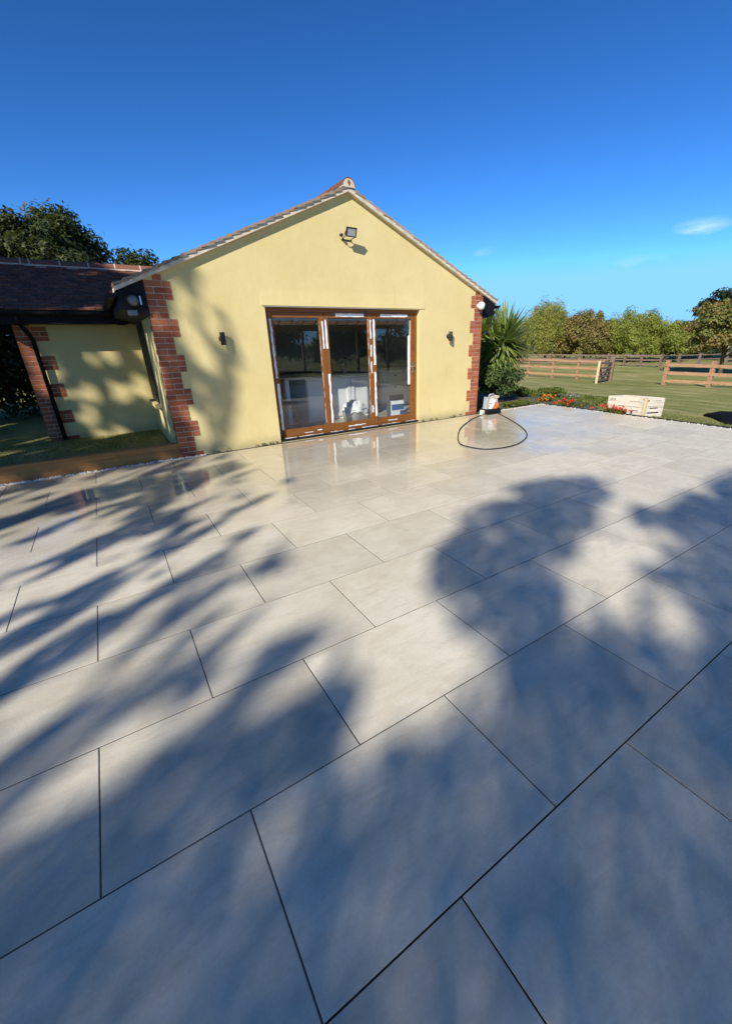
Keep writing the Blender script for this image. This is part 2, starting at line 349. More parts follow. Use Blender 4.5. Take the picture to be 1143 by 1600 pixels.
def tree(name, label, base, top, rad, mat, leaf, lobes=46, per=150, lobe_r=.30, seed=1, group=None, low=.18, cat='tree', aspect=.55, axis=None, abias=0., trunk_r=None, nl=7, squash=.8):
    base = Vector(base); H = top-base.z; c = (base.x, base.y, base.z+H*(low+1)/2); r3 = (rad, rad, H*(1-low)/2)
    t = empty(name, label, cat, group, loc=base); mb = MB(); r0 = trunk_r or H*.024
    limbs(mb, (0, 0, 0), (0, 0, c[2]-base.z), r3, .25, nl, r0, seed); mb.obj('trunk', 'bark', t, True)
    P, Nn, T = crown_points((0, 0, c[2]-base.z), r3, lobes, per, lobe_r, seed, .55, squash)
    link('crown', leaf_mesh('crown', P, leaf*rng.uniform(.6, 1.3, len(P)), mat, aspect, Nn, .6, axis, abias, T), t); return t

def gz(x): return -0.04-0.055*min(max(x-9.2, 0), 15.5)

# ------------------------------------------------------------------ ground and patio
mb = MB(); xs = [-400, -40, 0, 9.2, 14, 24.7, 60, 400]; ys = [-400, -30, 0, 30, 400]
mb.v = [(x, y, gz(x)) for y in ys for x in xs]
mb.f = [(j*8+i, j*8+i+1, j*8+9+i, j*8+8+i) for j in range(len(ys)-1) for i in range(7)]
tag(mb.obj('lawn', 'lawn'), kind='structure')
PX0, PX1, PY0, PY1 = -3.62, 8.74, -2.42, 6.05
patio = tag(MB().box(PX0, PX1, .004, PY1, -.2, -.0016).obj('patio', 'grout'), kind='structure')
MB().box(PX0, PX1, PY0, .004, -.2, -.004).obj('open_joint_bed', 'joint_dark', patio)
A_, B_, g_ = .905, .605, .0029
full = MB().bbox(-A_/2+g_, A_/2-g_, -B_/2+g_, B_/2-g_, -.0058, 0, .0012).mesh('tile', 'tile')
for k in range(-4, 10):
    y0 = k*B_; y1 = y0+B_; offu = 0 if k % 2 == 0 else .5
    for i in range(-5, 11):
        x0 = (i+offu)*A_; x1 = x0+A_
        a, b = max(x0, PX0), min(x1, PX1)
        if b-a < .05: continue
        dz = rnd.uniform(-.0006, .0006)
        if b-a > A_-1e-4: o = link('tile', full, patio, ((x0+x1)/2, (y0+y1)/2, dz))
        else: o = link('tile', MB().bbox(-(b-a)/2+g_, (b-a)/2-g_, -B_/2+g_, B_/2-g_, -.0058, 0, .0012).mesh('tile', 'tile'), patio, ((a+b)/2, (y0+y1)/2, dz))
# soil beyond the slabs, stones along their edge
def pebbles(name, n, area, size, mat, label, z=0.):
    mb = MB(); r = random.Random(hash(label) % 1000 if False else len(label))
    for _ in range(n):
        x = r.uniform(area[0], area[1]); y = r.uniform(area[2], area[3]); s = r.uniform(*size); b = len(mb.v)
        a = r.random()*6.3; c, d = math.cos(a)*s, math.sin(a)*s; h = s*r.uniform(.5, .8); q = s*r.uniform(.5, .9)
        zz = z+r.uniform(-.008, .004)
        mb.v += [(x+c, y+d, zz), (x-d*.8, y+c*.8, zz), (x-c, y-d, zz), (x+d*.9, y-c*.9, zz), (x+c*.3, y+d*.3, zz+h), (x-c*.4, y-d*.3, zz+q), (x, y, zz-h)]
        mb.f += [(b,b+1,b+4),(b+1,b+5,b+4),(b+1,b+2,b+5),(b+2,b+3,b+5),(b+3,b+4,b+5),(b+3,b,b+4),(b,b+6,b+1),(b+1,b+6,b+2),(b+2,b+6,b+3),(b+3,b+6,b)]
    return tag(mb.obj(name, mat), label, 'gravel', kind='stuff')
pebbles('gravel', 1500, (-3.6, .95, 6.055, 6.19), (.008, .022), 'stone_white', 'pale gravel strewn along the foot of the timber sleeper', -.015)
pebbles('gravel', 900, (8.745, 8.83, -2.4, 6.1), (.008, .02), 'stone_white', 'pale gravel line along the lawn edge of the patio', -.012)
pebbles('gravel', 500, (6.7, 8.8, 6.055, 6.13), (.008, .02), 'stone_white', 'pale gravel line between patio and flower bed', -.012)
mb = MB().box(-3.6, 6.66, 6.052, 6.188, -.3, -.02); tag(mb.obj('drain_soil', 'soil'), kind='structure')
tag(MB().box(8.835, 8.85, -2.4, 6.12, -.15, .012).obj('lawn_edging', 'dark_metal'), 'thin dark metal edging strip between patio and lawn', 'edging')
# bed round the corner of the house
mb = MB(); n = 26
pts = [(6.72, 6.13), (8.83, 6.13), (8.86, 5.2), (9.3, 4.9), (9.9, 5.5), (10.8, 6.4), (11.3, 7.4), (11.0, 8.6), (9.8, 9.4), (8.2, 9.6), (6.72, 9.5)]
mb.v = [(9, 7.4, .05)]+[(x, y, -.028+gz(x)+.04) for x, y in pts]
mb.f = [(0, i+1, (i+1) % len(pts)+1) for i in range(len(pts))]
tag(mb.obj('flower_bed', 'bed_soil'), kind='structure')

# ------------------------------------------------------------------ house
HX0, HX1, HY, XA = .62, 6.63, 6.19, 3.625
SL = .43
def zw(x): return 3.60-SL*abs(x-XA)
house = empty('house', 'yellow rendered bungalow with brick quoins and bifold doors in its gable', 'house', loc=(3.6, 9, 0))
def H(o): o.parent = house; o.matrix_parent_inverse = Matrix.Translation((-3.6, -9, 0)); return o
DX0, DX1, DZ = 2.15, 5.04, 2.03
ZB = -.05
mb = MB()                                                     # gable wall with the door opening
YB = HY+.28
mb.prism([(HX0, ZB), (DX0, ZB), (DX0, zw(DX0)), (HX0, zw(HX0))], 1, HY, YB)
mb.prism([(DX1, ZB), (HX1, ZB), (HX1, zw(HX1)), (DX1, zw(DX1))], 1, HY, YB)
mb.prism([(DX0, DZ), (DX1, DZ), (DX1, zw(DX1)), (XA, 3.60), (DX0, zw(DX0))], 1, HY, YB)
mb.box(HX0, HX0+.28, YB, 13.0, ZB, 2.31); mb.box(HX1-.28, HX1, YB, 13.0, ZB, 2.31)
mb.box(HX0+.28, HX1-.28, 12.72, 13.0, ZB, 2.31)
mb.box(DX0+.001, DX1-.001, HY+.02, YB, ZB, -.005)
H(mb.obj('wall', 'render'))
# flared render drip over the doors
mb = MB(); b0, b1 = DX0-.045, DX1+.1
mb.v = [(b0, HY-.001, 2.26), (b1, HY-.001, 2.26), (b0, HY-.012, 2.055), (b1, HY-.012, 2.055), (b0, HY-.001, 2.04), (b1, HY-.001, 2.04), (b0, HY-.012, 2.045), (b1, HY-.012, 2.045)]
mb.f = [(0,2,3,1), (2,6,7,3), (6,4,5,7), (0,4,6,2), (1,3,7,5), (0,1,5,4)]
H(mb.obj('render_drip', 'render'))
# quoins
brick_cache = {}
def brick(parent, x0, x1, y0, y1, z0, z1):
    if x1-x0 < .02 or z1-z0 < .02: return
    k = (round(x1-x0, 3), round(y1-y0, 3), round(z1-z0, 3))
    if k not in brick_cache:
        a, b, c = (v/2 for v in k); e = .004; m = MB(); bb = []
        m.bbox(-a, a, -b, b, -c, c, e); brick_cache[k] = m.mesh('brick', 'brick')
    link('brick', brick_cache[k], parent, ((x0+x1)/2, (y0+y1)/2, (z0+z1)/2+rnd.uniform(-.001, .001)))
def quoin(xc, sgn, yf, zlim, narrow, wide, ncourse, label=None):
    j = .010; xr = xc+sgn*wide
    q = MB()
    for i in range(ncourse):
        blk = (i-1)//3; isw = i == 0 or blk % 2 == 1; w = wide if isw else narrow; z0 = i*.075-.02; z1 = z0+.075
        xa, xb = sorted((xc-sgn*.003, xc+sgn*(w-.003)))
        t = min(zlim(xa), zlim(xb)) if zlim else 9
        if z0 >= t: continue
        q.box(xa, xb, yf-.003, yf+.21, z0, min(z1, t))
    root = H(q.obj('quoin', 'mortar')); inv = Matrix.Identity(4)
    for i in range(ncourse):
        blk = (i-1)//3; isw = i == 0 or blk % 2 == 1; w = wide if isw else narrow
        z0 = i*.075-.02+j/2; z1 = z0+.065
        S_, h_ = .215, .1025
        seq = ([S_, h_] if i % 2 == 0 else [h_, S_]) if isw else ([S_] if i % 2 == 0 else [h_, h_])
        if w > .36: seq = [S_, S_] if i % 2 == 0 else [h_, S_, h_]
        sc = (w-j*(len(seq)-1))/sum(seq); x = xc-sgn*.008; depth = .1 if i % 2 == 0 else .215
        for n_, L_ in enumerate(seq):
            L_ *= sc
            if n_ == 0: x2 = x+sgn*(L_+.008)
            else: x2 = x+sgn*L_
            a, b = sorted((x, x2)); top = min(z1, zlim((a+b)/2)-.004) if zlim else z1
            if z0 < top: brick(root, a, b, yf-.008-rnd.uniform(0, .0015), yf+(depth if n_ == 0 else .1), z0, top)
            x = x2+sgn*j
    return root
quoin(HX0, 1, HY, zw, .215, .305, 32)
quoin(HX1, -1, HY, zw, .215, .315, 32)
# roof of the gable
RX0, RX1 = .28, 6.97; OV = .07; RYF, RYB = HY-OV, 13.05
def roof_side(s):
    xe = RX0 if s < 0 else RX1
    mb = MB(); z0 = zw(xe); mb.prism([(xe, z0), (XA, 3.60), (XA, 3.655), (xe, z0+.05)], 1, RYF, RYB)
    return mb
rf = H(roof_side(-1).obj('roof', 'verge_mortar')); rf2 = H(roof_side(1).obj('roof', 'verge_mortar'))
NT = 27; slen = math.hypot(XA-RX0, (XA-RX0)*SL); ang = math.atan(SL)
for s, par in ((-1, rf), (1, rf2)):
    tm = []
    for v in range(4):
        m = MB().box(-.0, .185, -.10, .09, 0, .024).mesh('verge_tile', 'verge_tile'); tint_mesh(m, [rnd.random()]*6); tm.append(m)
    fld = MB()
    for k in range(NT):
        d = k/NT*slen*.985; dx = d*math.cos(ang); dzz = d*math.sin(ang); xe = RX0+dx if s < 0 else RX1-dx
        z = zw(RX0)+dzz+.056
        o = link('verge_tile', rnd.choice(tm), par, (xe, RYF+.085+rnd.uniform(-.008, .006), z+.012))
        o.rotation_euler = (0, -ang+R(8.5)+R(rnd.uniform(-.8, .8)), 0) if s < 0 else (0, math.pi+ang-R(5.5), 0)
        if s > 0: o.rotation_euler = (0, -ang+R(8.5)+R(rnd.uniform(-.8, .8)), math.pi)
        rot = Matrix.Rotation(-ang+R(8.5), 4, 'Y') if s < 0 else Matrix.Rotation(math.pi, 4, 'Z') @ Matrix.Rotation(-ang+R(8.5), 4, 'Y')
        y = RYF+.18
        while y < RYB:
            fld.box(0, .185, -.08, .08, 0, .02, Matrix.Translation((xe, y+.08+rnd.uniform(-.002, .002), z+.012+rnd.uniform(-.002, .002))) @ rot); y += .166
    o = fld.obj('tile_field', 'roof_tile', par); o['kind'] = 'stuff'
    tint_mesh(o.data, np.repeat(rng.random(len(o.data.polygons)//6), 6))
# ridge of the gable: half round tiles, mortared end with a tile slip
def ridge_tile(parent, name, p0, p1, r, mat='roof_tile', t=None):
    mb = MB(); d = (Vector(p1)-Vector(p0)); ax = d.normalized(); sd = ax.cross(Vector((0, 0, 1))).normalized(); b = 0
    for p in (p0, p1):
        for rr in (r, r-.014):
            for k in range(9):
                a = math.pi*k/8; mb.v.append(tuple(Vector(p)+sd*math.cos(a)*rr+Vector((0, 0, math.sin(a)*rr*.95))))
    for k in range(8):
        mb.f += [(k, k+1, 18+k+1, 18+k), (9+k, 27+k, 27+k+1, 9+k+1), (k, 9+k, 10+k, k+1), (18+k, 19+k, 28+k, 27+k)]
    mb.f += [(0, 18, 27, 9), (8, 17, 35, 26)]
    o = mb.obj(name, mat, parent, False); tint_mesh(o.data, [rnd.random() if t is None else t]*len(o.data.polygons)); return o
y = RYF-.02
while y < RYB: ridge_tile(rf, 'ridge_tile', (XA, y, 3.66), (XA, min(y+.44, RYB), 3.66), .115); y += .455
mb = MB(); mb.prism([(XA+.112*math.cos(math.pi*k/12), 3.645+.112*math.sin(math.pi*k/12)) for k in range(13)], 1, RYF-.018, RYF+.1); mb.obj('ridge_end_mortar', 'verge_mortar', rf)
o = MB().prism([(XA, 3.668), (XA+.026, 3.705), (XA, 3.742), (XA-.026, 3.705)], 1, RYF-.026, RYF).obj('tile_slip', 'roof_tile', rf); tint_mesh(o.data, [.6]*len(o.data.polygons))
# eaves: black boxed ends, fascia, gutters
for s, xe, xw in ((-1, RX0, HX0), (1, RX1, HX1)):
    a, b = sorted((xe+(-.0)*s, xw+.0*s)); a += .002; b -= .002
    zt = zw(xe)-.004
    m = MB().prism([(xe-s*.02, zt-.20), (xw+s*.004, zt-.27), (xw+s*.004, zw(xw)-.006), (xe-s*.02, zt)], 1, HY-.03, 13.0); H(m.obj('boxed_eave', 'black_plastic'))
    cx = xe+s*.045; pr = [(cx+.058*math.cos(math.pi+math.pi*k/10), zt-.02+.058*math.sin(math.pi+math.pi*k/10)) for k in range(11)]+[(cx+.05*math.cos(math.pi+math.pi*k/10), zt-.017+.05*math.sin(math.pi+math.pi*k/10)) for k in range(10, -1, -1)]
    m = MB().prism(pr, 1, HY-.06, 13.0); m.prism([(cx+.058*math.cos(math.pi+math.pi*k/10), zt-.02+.058*math.sin(math.pi+math.pi*k/10)) for k in range(11)], 1, HY-.068, HY-.06); H(m.obj('gutter', 'black_plastic'))
# interior shell (floor, lining, ceiling)
H(MB().box(HX0+.28, HX1-.28, YB, 12.72, -.05, .02).obj('floor', 'interior_floor'))
m = MB(); a, b = HX0+.281, HX1-.281
m.box(a, a+.02, YB, 11.0, .02, 2.4); m.box(b-.02, b, YB, 11.0, .02, 2.4); m.box(a, b, 11.0, 11.05, .02, 2.4); m.box(a, b, YB+.001, 11.0, 2.4, 2.43)
m.box(a, DX0-.02, YB, YB+.02, .02, 2.4); m.box(DX1+.02, b, YB, YB+.02, .02, 2.4); m.box(DX0-.02, DX1+.02, YB, YB+.02, DZ+.03, 2.4)
H(m.obj('room_lining', 'interior_wall'))
# bifold doors
YD = HY+.085
door = H(MB().box(DX0+.002, DX0+.052, YD, YD+.075, .0, DZ-.002).obj('bifold_door', 'oak_z'))
MB().box(DX1-.052, DX1-.002, YD, YD+.075, .0, DZ-.002).obj('jamb', 'oak_z', door)
MB().box(DX0+.052, DX1-.052, YD, YD+.075, DZ-.062, DZ-.002).obj('head_frame', 'oak_x', door)
MB().box(DX0+.052, DX1-.052, YD-.03, YD+.085, .0, .045).obj('threshold', 'oak_x', door)
MB().box(DX0+.003, DX1-.003, YD-.075, YD-.031, .0, .028).obj('sill', 'dark_metal', door)
MB().box(DX0-.03, DX1-.7, HY-.010, HY-.002, 2.03, 2.038).obj('head_flashing', 'lens_grey', door)
lx = [DX0+.055+i*((DX1-DX0-.11)/3) for i in range(4)]
LZ0, LZ1 = .05, DZ-.066
tr = random.Random(5)
def tape_v(parent, x, w, z0, z1, y):
    mb = MB(); n = max(4, int((z1-z0)/.05)); dev = 0
    L_, R_ = [], []
    for i in range(n+1):
        z = z0+(z1-z0)*i/n; L_.append((x-w/2+tr.uniform(-.006, .004), z+tr.uniform(-.004, .004))); R_.append((x+w/2+tr.uniform(-.012, .003), z+tr.uniform(-.004, .004)))
    for i in range(n):
        mb.prism([L_[i], R_[i], R_[i+1], L_[i+1]], 1, y-.0025-tr.random()*.0015, y)
    mb.obj('tape_strip', 'tape', parent)
def tape_h(parent, x0, x1, z, h, y, ragged=.004):
    mb = MB(); n = max(4, int((x1-x0)/.05)); Lo, Hi = [], []
    for i in range(n+1):
        x = x0+(x1-x0)*i/n; Lo.append((x, z-h/2+tr.uniform(-ragged, ragged))); Hi.append((x, z+h/2+tr.uniform(-ragged, ragged)))
    for i in range(n): mb.prism([Lo[i], Lo[i+1], Hi[i+1], Hi[i]], 1, y-.0025-tr.random()*.001, y)
    mb.obj('tape_strip', 'tape', parent)
YL = YD+.008
for i in range(3):
    x0, x1 = lx[i]+.003, lx[i+1]-.003; st = .072
    lf = MB().box(x0, x0+st, YL, YL+.06, LZ0, LZ1).box(x1-st, x1, YL, YL+.06, LZ0, LZ1).obj('door_leaf', 'oak_z', door)
    MB().box(x0+st, x1-st, YL+.001, YL+.059, LZ0, LZ0+.105).obj('bottom_rail', 'oak_x', lf)
    MB().box(x0+st, x1-st, YL+.001, YL+.059, LZ1-.075, LZ1).obj('top_rail', 'oak_x', lf)
    bd = MB(); gx0, gx1, g0, g1 = x0+st, x1-st, LZ0+.105, LZ1-.075
    for a in ((gx0, gx0+.01, g0, g1), (gx1-.01, gx1, g0, g1), (gx0, gx1, g0, g0+.01), (gx0, gx1, g1-.01, g1)): bd.box(a[0], a[1], YL+.014, YL+.022, a[2], a[3])
    bd.obj('glazing_bead', 'oak_z', lf)
    m = bpy.data.meshes.new('pane'); m.from_pydata([(gx0, YL+.024, g0), (gx1, YL+.024, g0), (gx1, YL+.024, g1), (gx0, YL+.024, g1)], [], [(0, 1, 2, 3)]); m.materials.append(M['glass']); link('pane', m, lf)
    y = YL-.001
    if i == 0:
        tape_v(lf, x0+.035, .035, 1.0, 1.87, y); tape_v(lf, x0+.04, .045, .17, .92, y); tape_v(lf, x1-.02, .026, 1.42, 1.84, y)
        tape_v(lf, x1-.068, .012, .2, 1.88, YL+.012); tape_h(lf, 2.62, 2.78, .075, .012, y); tape_h(lf, 2.86, 2.95, .092, .018, y)
    if i == 1:
        tape_v(lf, x0+.035, .034, 1.42, 1.86, y); tape_v(lf, x0+.038, .04, .18, 1.02, y); tape_h(lf, x0+.22, x1-.16, LZ1-.03, .05, y)
        tape_v(lf, x1-.03, .03, 1.56, 1.86, y); tape_v(lf, x1-.028, .03, 1.26, 1.46, y); tape_v(lf, x1-.03, .028, .98, 1.18, y); tape_v(lf, x1-.03, .03, .28, .41, y)
        tape_v(lf, x1-.068, .012, .2, 1.88, YL+.012); tape_h(lf, x0+.35, x0+.72, .085, .016, y, .006)
    if i == 2:
        tape_v(lf, x0+.035, .042, 1.12, 1.87, y); tape_v(lf, x0+.035, .04, .2, 1.0, y); tape_h(lf, x0+.17, x1-.16, LZ1-.03, .045, y)
        tape_v(lf, x1-.105, .06, .72, 1.6, YL+.018); tape_v(lf, x1-.085, .025, 1.55, 1.86, YL+.018); tape_h(lf, x0+.3, x0+.52, .088, .016, y)
        h = MB().box(x1-.052, x1-.02, YL-.01, YL-.001, .93, 1.13).obj('handle_plate', 'steel', lf)
        MB().tube([(x1-.036, YL-.005, 1.06), (x1-.036, YL-.055, 1.06), (x1-.15, YL-.058, 1.06)], .0095, 8).obj('handle', 'steel', lf, True)
        MB().lathe([(.012, 0), (.012, .012)], (x1-.036, YL-.022, .96), 1, 12).obj('lock', 'steel', lf)
for a, b in ((2.25, 2.45), (2.5, 2.95), (3.1, 3.35), (3.45, 3.6), (3.75, 4.1), (4.2, 4.62), (4.75, 4.98)): tape_h(door, a, b, .03, .012, YD-.0305, .005)
# weeds and dirt at the foot of the wall
mb_p = []; 
for _ in range(26):
    x = rnd.choice([rnd.uniform(1.0, 2.1), rnd.uniform(5.1, 6.4), rnd.uniform(1.7, 2.1)])
    for _ in range(rnd.randint(5, 16)): mb_p.append((x+rnd.gauss(0, .025), 6.165+rnd.uniform(-.015, .015), rnd.uniform(-.015, .03)))
o = link('weeds', leaf_mesh('weeds', np.array(mb_p), .022*rng.uniform(.5, 1.3, len(mb_p)), 'leaf_dark', .5)); tag(o, 'tiny dark weeds and grit along the foot of the yellow wall', 'weeds', kind='stuff')

# fittings on the gable
def wall_lamp(x, z, label):
    t = empty('wall_light', label, 'wall light', 'up and down lights either side of the doors', loc=(x, HY, z))
    MB().lathe([(.034, -.085), (.036, -.08), (.036, .08), (.034, .085)], (0, -.075, 0), 2, 20).obj('tube_body', 'dark_metal', t, True)
    MB().lathe([(.04, -.04), (.044, -.03), (.044, 0)], (0, 0, 0), 1, 20).obj('back_plate', 'dark_metal', t, True)
    MB().box(-.014, .014, -.05, -.03, -.014, .014).obj('arm', 'dark_metal', t)
wall_lamp(1.465, 1.60, 'small dark cylinder wall light left of the bifold doors')
wall_lamp(5.745, 1.575, 'small dark cylinder wall light right of the bifold doors')
t = empty('floodlight', 'black square floodlight with pale lens high under the gable', 'floodlight', loc=(3.58, HY, 3.06))
t.scale = (.88, .88, .88)
rot = Matrix.Translation((0, -.2, 0)) @ Matrix.Rotation(R(-8), 4, 'Z') @ Matrix.Rotation(R(22), 4, 'X') @ Matrix.Rotation(R(3), 4, 'Y')
MB().box(-.09, .09, 0, .035, -.068, .068, rot).obj('housing', 'dark_metal', t)
m = MB()
for a in ((-.096, .096, .056, .072), (-.096, .096, -.072, -.056), (-.096, -.078, -.056, .056), (.078, .096, -.056, .056)): m.box(a[0], a[1], -.012, .004, a[2], a[3], rot)
m.obj('bezel', 'dark_metal', t)
MB().box(-.078, .078, -.006, -.001, -.056, .056, rot).obj('lens', 'lens_grey', t)
m = MB()
for s in (-1, 1): m.tube([tuple(rot @ Vector((s*.1, .02, 0))), (s*.1, -.12, -.06), (s*.07, -.012, -.085)], .007, 6)
m.tube([(-.1, -.012, -.085), (.1, -.012, -.085)], .009, 6); m.obj('bracket', 'dark_metal', t)
MB().lathe([(.022, -.05), (.026, 0)], (-.13, -.05, -.03), 1, 12).obj('sensor', 'dark_metal', t)
MB().tube([(-.13, -.09, -.03), (-.1, -.06, -.08), (-.05, -.02, -.10)], .008, 6).obj('cable', 'black_plastic', t)
# white globe light at the right eave, grey bulkhead in the left eave
t = empty('globe_light', 'round white globe light under the right eave of the gable', 'light', loc=(6.50, HY-.1, 2.12))
MB().lathe([(.001, -.075), (.03, -.07), (.055, -.053), (.07, -.028), (.075, 0), (.07, .028), (.055, .053), (.03, .07), (.001, .075)], (0, 0, 0), 1, 24).obj('globe', 'white_plastic', t, True)
MB().lathe([(.035, .06), (.035, .10)], (0, 0, 0), 1, 16).obj('base', 'white_plastic', t)
MB().lathe([(.03, -.08), (.032, -.06), (.036, -.02)], (.045, -.01, -.012), 1, 16).obj('sensor', 'black_plastic', t, True)
t = empty('bulkhead_light', 'round grey lensed security light under the left eave', 'light', loc=(.455, HY-.05, 2.06))
MB().lathe([(.085, .05), (.085, -.005), (.075, -.02)], (0, 0, 0), 1, 24).obj('housing', 'black_plastic', t, True)
MB().lathe([(.066, -.021), (.05, -.038), (.02, -.046), (.002, -.047)], (0, 0, 0), 1, 24).obj('lens', 'lens_dark', t, True)
MB().box(.072, .088, -.05, -.01, -.05, .05).obj('side_bracket', 'steel', t)
MB().box(-.09, .02, -.01, .02, -.17, -.11).obj('sensor_box', 'lens_dark', t)

# side wall window of the gable block, seen edge on
w = H(MB().box(HX0-.02, HX0+.04, 7.55, 8.45, .62, 1.92).obj('side_window', 'dark_metal'))
MB().box(HX0-.026, HX0-.0205, 7.63, 8.37, .7, 1.84).obj('pane', 'black_plastic', w)
MB().box(HX0-.09, HX0-.001, 7.5, 8.5, .56, .615).obj('sill', 'render', w)
# ---- wing behind
WX0, WY = -1.11, 8.9
m = MB().box(WX0, HX0-.002, WY, WY+.28, -.05, 2.15); m.box(WX0, WX0+.28, WY+.28, 13.1, -.05, 2.15)
m.prism([(WY, 2.15), (13.1, 2.15), (11.0, 2.90)], 0, WX0, WX0+.28); H(m.obj('wing_wall', 'render'))
quoin(WX0, 1, WY, None, .215, .42, 28)
EY, EZ, RY, RZ = 8.48, 2.07, 11.0, 3.0
wr = H(MB().prism([(EY+.02, EZ-.02), (RY, RZ-.03), (13.5, EZ-.02), (13.5, EZ+.0), (RY, RZ), (EY+.02, EZ)], 0, -1.42, .61).prism([(RY-.9, EZ+.3), (RY, RZ-.05), (RY+.9, EZ+.3)], 0, .61, 1.6).obj('wing_roof', 'soil'))
fld = MB(); wa = math.atan2(RZ-EZ, RY-EY); nl = math.hypot(RZ-EZ, RY-EY); NC = 16
for k in range(NC):
    d = k/NC*nl; y = EY+d*math.cos(wa); z = EZ+d*math.sin(wa)+.012
    x = -1.42+(.08 if k % 2 else 0)
    while x < 2.4:
        if x < .25 or z > 2.17+SL*(x-RX0)-.08:
            mt = Matrix.Translation((x+.082+rnd.uniform(-.002, .002), y+rnd.uniform(-.008, .008), z+rnd.uniform(-.004, .007))) @ Matrix.Rotation(wa-R(7.5)+R(rnd.gauss(0, .8)), 4, 'X') @ Matrix.Rotation(R(rnd.gauss(0, .8)), 4, 'Y')
            fld.box(-.08, .08, 0, .235, 0, .03, mt)
        x += .166
o = fld.obj('tile_field', 'roof_tile', wr); o['kind'] = 'stuff'; tint_mesh(o.data, np.repeat(rng.random(len(o.data.polygons)//6), 6))
xj = [-1.42, -.89, -.76, -.28, .19, .65, 1.12, 1.6]
for i in range(len(xj)-1):
    ridge_tile(wr, 'ridge_tile', (xj[i]+.012, RY, RZ-.0), (xj[i+1]-.012, RY, RZ-.0), .125, t=rnd.uniform(.4, .75))
    m = MB().prism([(RY+.122*math.cos(math.pi*k/10), RZ+.118*math.sin(math.pi*k/10)) for k in range(11)], 0, xj[i+1]-.013, xj[i+1]+.013); m.obj('mortar_joint', 'verge_mortar', wr)
MB().box(-1.42, 1.6, RY-.155, RY-.112, RZ-.045, RZ+.012).obj('ridge_bedding', 'verge_mortar', wr)
cy, cz = EY-.03, EZ-.02
pr = [(cy+.06*math.cos(math.pi+math.pi*k/10), cz+.06*math.sin(math.pi+math.pi*k/10)) for k in range(11)]+[(cy+.052*math.cos(math.pi+math.pi*k/10), cz+.003+.052*math.sin(math.pi+math.pi*k/10)) for k in range(10, -1, -1)]
MB().prism(pr, 0, -1.45, .30).obj('gutter', 'black_plastic', wr)
MB().box(-1.42, .5, EY+.03, EY+.055, EZ-.19, EZ-.022).obj('fascia', 'black_plastic', wr)
MB().box(-1.42, .5, EY+.055, WY-.002, EZ-.185, EZ-.175).obj('soffit', 'black_plastic', wr)
MB().tube([(-.98, cy, cz-.05), (-.98, cy, cz-.14), (-.93, 8.68, cz-.28), (-.90, 8.83, cz-.40), (-.90, 8.835, .0)], .034, 10).obj('downpipe', 'black_plastic', wr, True)
MB().box(.32, .44, 8.36, 8.52, 1.86, 2.03).obj('hopper', 'black_plastic', wr)
tag(MB().box(-4.2, .60, 6.31, 8.87, -.2, -.012).obj('courtyard_ground', 'lawn'), kind='structure')
# timber sleeper
t = tag(MB().bbox(-1.9, .615, 6.195, 6.30, -.04, .20, .008).obj('timber_sleeper', 'sleeper'), 'stained timber sleeper on edge between patio and shaded courtyard', 'sleeper')
tag(MB().bbox(-4.3, -1.905, 6.197, 6.302, -.04, .195, .008).obj('timber_sleeper', 'sleeper'), 'stained timber sleeper at the very left edge of the patio', 'sleeper')

# ------------------------------------------------------------------ things in the room
t = empty('kitchen_island', 'white panelled kitchen island seen through the middle door leaf', 'kitchen island', loc=(3.9, 7.8, .02))
MB().box(-.70, .80, -.36, .5, .0, .84).obj('carcass', 'cabinet_white', t)
MB().box(-1.15, .86, -.42, .56, .842, .88).obj('worktop', 'worktop', t)
for x0, x1 in ((-.68, -.2), (-.18, .28), (.3, .78)):
    m = MB(); y0 = -.385
    for a in ((x0, x0+.07, .06, .80), (x1-.07, x1, .06, .80), (x0+.07, x1-.07, .06, .13), (x0+.07, x1-.07, .73, .80)): m.box(a[0], a[1], y0, -.361, a[2], a[3])
    m.obj('panel_frame', 'cabinet_white', t)
MB().box(-1.12, -1.04, -.36, .5, 0, .84).obj('end_support', 'cabinet_white', t)
MB().lathe([(.05, 0), (.05, .02), (.012, .03), (.012, .22)], (.45, .2, .88), 2, 12).tube([(.45, .2, 1.1), (.45, .12, 1.2), (.45, .02, 1.16)], .011, 8).obj('tap', 'steel', t)
def chair(x, y, rz, label):
    t = empty('dining_chair', label, 'chair', 'wooden chairs at the island', loc=(x, y, .02)); t.rotation_euler = (0, 0, rz)
    MB().lathe([(.19, .44), (.205, .45), (.205, .475), (.19, .48)], (0, 0, 0), 2, 20).obj('seat', 'chair_wood', t, True)
    for sx in (-1, 1):
        MB().tube([(sx*.14, .14, .45), (sx*.18, .19, 0)], [.017, .013], 8).obj('leg', 'chair_wood', t, True)
        MB().tube([(sx*.17, -.24, 0), (sx*.155, -.18, .45), (sx*.16, -.23, .92)], [.014, .018, .015], 8).obj('leg', 'chair_wood', t, True)
    MB().tube([(-.16, -.23, .86), (-.08, -.26, .90), (.08, -.26, .90), (.16, -.23, .86)], .022, 8).obj('top_rail', 'chair_wood', t, True)
    m = MB()
    for s in (1, -1): m.tube([(-.15*s, -.19, .5), (0, -.23, .68), (.15*s, -.23, .84)], .012, 6)
    m.obj('back_cross', 'chair_wood', t, True)
    MB().tube([(-.15, .15, .1), (-.14, .16, .3), (0, .165, .4), (.14, .16, .3), (.15, .15, .1)], .01, 6).obj('hoop_brace', 'chair_wood', t, True)
chair(2.62, 7.2, R(190), 'wooden chair nearest the glass of the left door leaf')
chair(2.38, 8.3, R(20), 'wooden chair further back behind the left door leaf')
t = empty('laundry_basket', 'pale basket heaped with white cloths behind the middle door leaf', 'basket', loc=(3.93, 6.86, .02))
